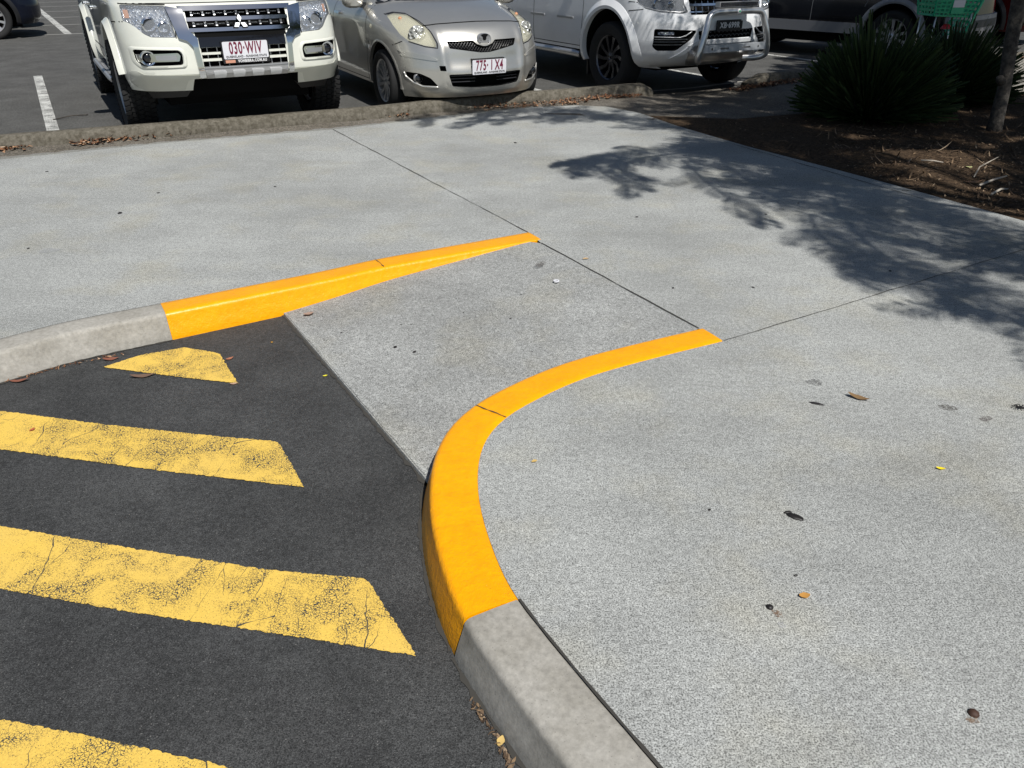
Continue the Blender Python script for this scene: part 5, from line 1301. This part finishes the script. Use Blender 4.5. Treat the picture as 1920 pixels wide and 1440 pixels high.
# little white ring and the twig on the right
b = MB(); M = Matrix.Translation((*P(1043, 532, -.02), -.006)) @ Matrix.Rotation(pi / 2, 4, 'Y') 
b.lathe([(-.0035, .008), (-.0035, .015), (.001, .015), (.001, .008)], 20, M, closed=True); o = b.build('bottle_ring', M_plate_w, None, True, 40); tag(o, 'small white plastic ring on the ramp right of the kerb end', 'ring')
b = MB(); c = Vector((*P(1912, 766), .004))
for k in range(9):
    a = 2 * pi * k / 9; b.tube([c, c + Vector((cos(a) * .02, sin(a) * .014, .005)), c + Vector((cos(a + .3) * .03, sin(a + .3) * .022, 0))], [.0022, .0016, .001], 5)
o = b.build('dry_twig', M_pod); tag(o, 'dry black sprig at the right edge of the pavement', 'twig')
for (pa, pb, r_, lab) in [((100, 226), (165, 217), .006, 'thin dark stick lying across the short white bay line'), ((1758, 303), (1766, 307), .004, ''), ((1540, 700), (1545, 700), .001, '')][:1]:
    A, B = P(*pa, LOT), P(*pb, LOT); b = MB(); b.tube([(*A, LOT + .008), ((A[0] + B[0]) / 2, (A[1] + B[1]) / 2 + .02, LOT + .02), (*B, LOT + .01)], r_, 6); tag(b.build('stick', M_trunk, None, True), lab, 'stick')
def stick(pts, r_, col, lab):
    b = MB(); b.tube(pts, [r_, r_, r_ * .6][:len(pts)] if len(pts) == 3 else r_, 6); tag(b.build('stick', mat('dry stick', col, .8), None, True), lab, 'stick')
q = lambda px, py, h: Vector((*P(px, py, .03), .03 + h))
stick([q(1726, 303, .01), q(1748, 305, .015), q(1768, 307, .01)], .006, (.5, .44, .36), 'straight pale stick on the sunlit soil')
stick([q(1826, 332, 0), q(1833, 326, .05), q(1864, 318, .09)], .005, (.42, .37, .3), 'thin curved stem rising from the soil left of the tree')
stick([q(1836, 350, .01), q(1862, 342, .02), q(1885, 338, .03)], .008, (.36, .32, .27), 'grey stick at the right end of the sunlit soil')
stick([q(1858, 367, .01), q(1875, 360, .02), q(1889, 357, .01)], .008, (.4, .36, .3), 'pale stick nearest the pavement edge on the soil')
# leaf litter drifts
def litter(name, label, pts, n, m, size, spread, z0, thick=.02, tall=0):
    random.seed(len(pts) * 7 + n); b = MB()
    for k in range(n):
        i = random.randrange(len(pts) - 1); t = random.random(); x = pts[i][0] + (pts[i + 1][0] - pts[i][0]) * t + random.gauss(0, spread); y = pts[i][1] + (pts[i + 1][1] - pts[i][1]) * t + random.gauss(0, spread)
        L = size * random.uniform(.4, 1.3); v, f = leafmesh(L, L * random.uniform(.15, .5), random.uniform(-.5, .8), 4)
        M = Matrix.Translation((x, y, (pathz(x, y) if z0 > 0 else z0) + random.uniform(0.003, thick))) @ Matrix.Rotation(random.uniform(0, 6.3), 4, 'Z') @ Matrix.Rotation(random.uniform(-.5, .5), 4, 'X') @ Matrix.Rotation(random.uniform(-.4, .4), 4, 'Y')
        b.add([M @ Vector(q_) for q_ in v], f)
    return tag(b.build(name, m), label, 'leaf litter', kind='stuff')
G = lambda *l: [P(p[0], p[1] + 5, .03) for p in l]
litter('leaf_litter', 'drift of brown leaves in the gutter before the four wheel drive', G((140, 264), (240, 253), (330, 244), (385, 240)), 420, M_litter, .05, .035, .034, .03)
litter('leaf_litter', 'drift of brown leaves in the gutter between the four wheel drive and the hatchback', G((555, 224), (600, 219), (655, 216)), 260, M_litter, .05, .035, .034, .035)
litter('leaf_litter', 'small heap of leaves in the gutter under the hatchback left wheel', G((720, 212), (765, 208)), 90, M_litter, .05, .03, .034, .03)
litter('leaf_litter', 'drift of leaves in the gutter below the hatchback number plate', G((880, 196), (990, 188), (1080, 182)), 360, M_litter, .045, .035, .034, .03)
litter('leaf_litter', 'pale leaves against the last bit of kerb by the pickup wheel', G((1060, 184), (1140, 177), (1200, 172)), 240, M_litter, .05, .03, .034, .03)
litter('leaf_litter', 'bright brown leaf drift along the kerb right of the bull bar', G((1380, 158), (1450, 151), (1560, 144), (1640, 138)), 1100, M_litter, .05, .06, .034, .03)
litter('leaf_litter', 'bright leaf drift along the kerb behind the tree trunk', G((1830, 112), (1880, 108), (1960, 102)), 900, M_litter, .05, .07, .034, .03)
litter('leaf_litter', 'sparse crumbs of leaf at the far left end of the gutter', G((-60, 280), (0, 274), (50, 270)), 90, M_litter, .05, .03, .034, .02)
litter('leaf_litter', 'brown leaf crumbs in the gap under the bottom kerb', [P(*p, LOW) for p in [(885, 1315), (930, 1385), (965, 1450)]], 60, M_bark, .016, .005, LOW, .005)
litter('leaf_litter', 'crumbs along the foot of the grey kerb on the left', [P(*p, LOW) for p in [(10, 716), (120, 688), (235, 664)]], 70, M_litter, .016, .006, LOW, .005)
# bark chips over the soil
random.seed(31); b = MB()
for k in range(5200):
    near_ = k < 3600
    px, py = (random.uniform(1560, 1960), random.uniform(215, 440)) if near_ else (random.uniform(1300, 2000), random.uniform(180, 330))
    x, y = P(px, py)
    if not inside((x, y), bed) or edge_dist((x, y), bed) < .02: continue
    L = random.uniform(.008, .03) if random.random() < .93 else random.uniform(.05, .16); wd = min(L * random.uniform(.2, .6), .012)
    v, f = leafmesh(L, wd, random.uniform(-.2, .4), 4, .4); M = Matrix.Translation((x, y, bedz(x, y) + .006 + random.uniform(0, .008))) @ Matrix.Rotation(random.uniform(0, 6.3), 4, 'Z') @ Matrix.Rotation(random.uniform(-.6, .6), 4, 'Y')
    b.add([M @ Vector(q_) for q_ in v], f)
tag(b.build('bark_chips', M_bark), 'bark chips and crumbs covering the soil bed', 'bark chips', kind='stuff')
# ------------------------------------------------------------------ green shopping trolley
tl = empty('shopping_trolley', (5.50, 10.75, .03), R(8)); tl.scale = (.76, .76, .90); tag(tl, 'green plastic shopping trolley behind the spiky bushes', 'trolley')
def quadpanel(A, B, C, D, nu, nv, t=.012, name='basket', slot=(.14, .86, .2, .76), parent=None):
    """plastic panel with slots: A-B bottom edge, D-C top edge"""
    A, B, C, D = map(Vector, (A, B, C, D)); n = (B - A).cross(D - A).normalized() * t; vs = []; fs = []
    def pt(u, v): return A.lerp(B, u).lerp(D.lerp(C, u), v)
    us = []; vs_ = []
    for i in range(nu): us += [(i + .0) / nu, (i + slot[0]) / nu, (i + slot[1]) / nu]
    us.append(1)
    for j in range(nv): vs_ += [(j + .0) / nv, (j + slot[2]) / nv, (j + slot[3]) / nv]
    vs_.append(1); W_ = len(vs_)
    for s_ in (0, 1):
        for u in us:
            for v in vs_: vs.append(pt(u, v) + n * s_)
    K = len(us) * W_
    hole = lambda i, j: i % 3 == 1 and j % 3 == 1
    for i in range(len(us) - 1):
        for j in range(W_ - 1):
            if hole(i, j): continue
            k = i * W_ + j; q_ = (k, k + W_, k + W_ + 1, k + 1); fs.append(q_[::-1]); fs.append(tuple(a + K for a in q_))
            for (a_, b2, ii, jj) in ((k, k + W_, i, j - 1), (k + W_ + 1, k + 1, i, j + 1), (k + 1, k, i - 1, j), (k + W_, k + W_ + 1, i + 1, j)):
                if ii < 0 or jj < 0 or ii >= len(us) - 1 or jj >= W_ - 1 or hole(ii, jj): fs.append((a_, b2, b2 + K, a_ + K))
    return vs, fs
z0, z1 = .78, 1.10
q1 = dict(fl=(-.36, -.22, z0), fr=(.26, -.22, z0 - .02), bl=(-.36, .22, z0), br=(.26, .22, z0 - .02), tfl=(-.42, -.27, z1), tfr=(.44, -.27, z1 + .03), tbl=(-.42, .27, z1), tbr=(.44, .27, z1 + .03))
b = MB()
b.add(*quadpanel(q1['fl'], q1['fr'], q1['tfr'], q1['tfl'], 8, 7)); b.add(*quadpanel(q1['bl'], q1['br'], q1['tbr'], q1['tbl'], 8, 7))
b.add(*quadpanel(q1['fl'], q1['bl'], q1['tbl'], q1['tfl'], 5, 5)); b.add(*quadpanel(q1['fl'], q1['fr'], q1['br'], q1['bl'], 7, 5))
ring_ = [q1[k] for k in ('tfl', 'tfr', 'tbr', 'tbl', 'tfl')]; b.tube(ring_, .017, 8); b.tube([q1['fl'], q1['fr'], q1['br'], q1['bl'], q1['fl']], .013, 8)
for k, k2 in (('fl', 'tfl'), ('fr', 'tfr'), ('bl', 'tbl'), ('br', 'tbr')): b.tube([q1[k], q1[k2]], .016, 8)
b.build('basket', M_green, tl)
b = MB(); b.add(*quadpanel((.24, -.23, .50), (.24, .23, .50), (.47, .27, z1 + .05), (.47, -.27, z1 + .05), 5, 10)); b.tube([(.22, -.25, .46), (.50, -.29, z1 + .12)], .024, 8); b.tube([(.22, .25, .46), (.50, .29, z1 + .12)], .024, 8); b.build('rear_gate', M_green, tl)
b = MB(); b.box((-.10, -.262, z0 + .02), (.12, -.24, z0 + .20)); b.build('side_sign', M_green, tl)
b = MB(); b.box((-.09, -.268, z0 + .10), (.11, -.262, z0 + .19)); b.build('sticker', M_plate_w, tl)
b = MB(); b.tube([(.52, -.29, z1 + .10), (.56, 0, z1 + .12), (.52, .29, z1 + .10)], .018, 8); b.build('handle', M_green, tl, True)
b = MB()
for s_ in (-1, 1): b.tube([(-.42, s_ * .20, .15), (.36, s_ * .26, .15), (.28, s_ * .26, .80)], .014, 8); b.tube([(-.30, s_ * .2, .15), (-.30, s_ * .2, .80)], .012, 8)
b.tube([(.36, -.26, .15), (.36, .26, .15)], .012, 8); b.tube([(-.42, -.2, .15), (-.42, .2, .15)], .012, 8); b.build('chassis', M_steel, tl, True)
for s_ in (-1, 1):
    for xx, yy in ((-.40, .2), (.35, .26)):
        b = MB(); b.lathe([(-.014, .02), (-.014, .058), (.014, .058), (.014, .02)], 18, Matrix.Translation((xx, s_ * yy, .058)) @ Matrix.Rotation(pi / 2, 4, 'Z'), closed=True); b.box((xx - .01, s_ * yy - .02, .06), (xx + .01, s_ * yy + .02, .15)); b.build('castor', M_rub, tl, True, 40)
o = blob(1, 1, 0, .06, .05, .06, 0, mat('red wrapper', (.5, .02, .03), .35), 'red item lying in the green trolley', 'red_packet', 'packet', 8)
o.location = (5.52, 10.70, .57)
# dispersed rail of trolley sits clear of the bush
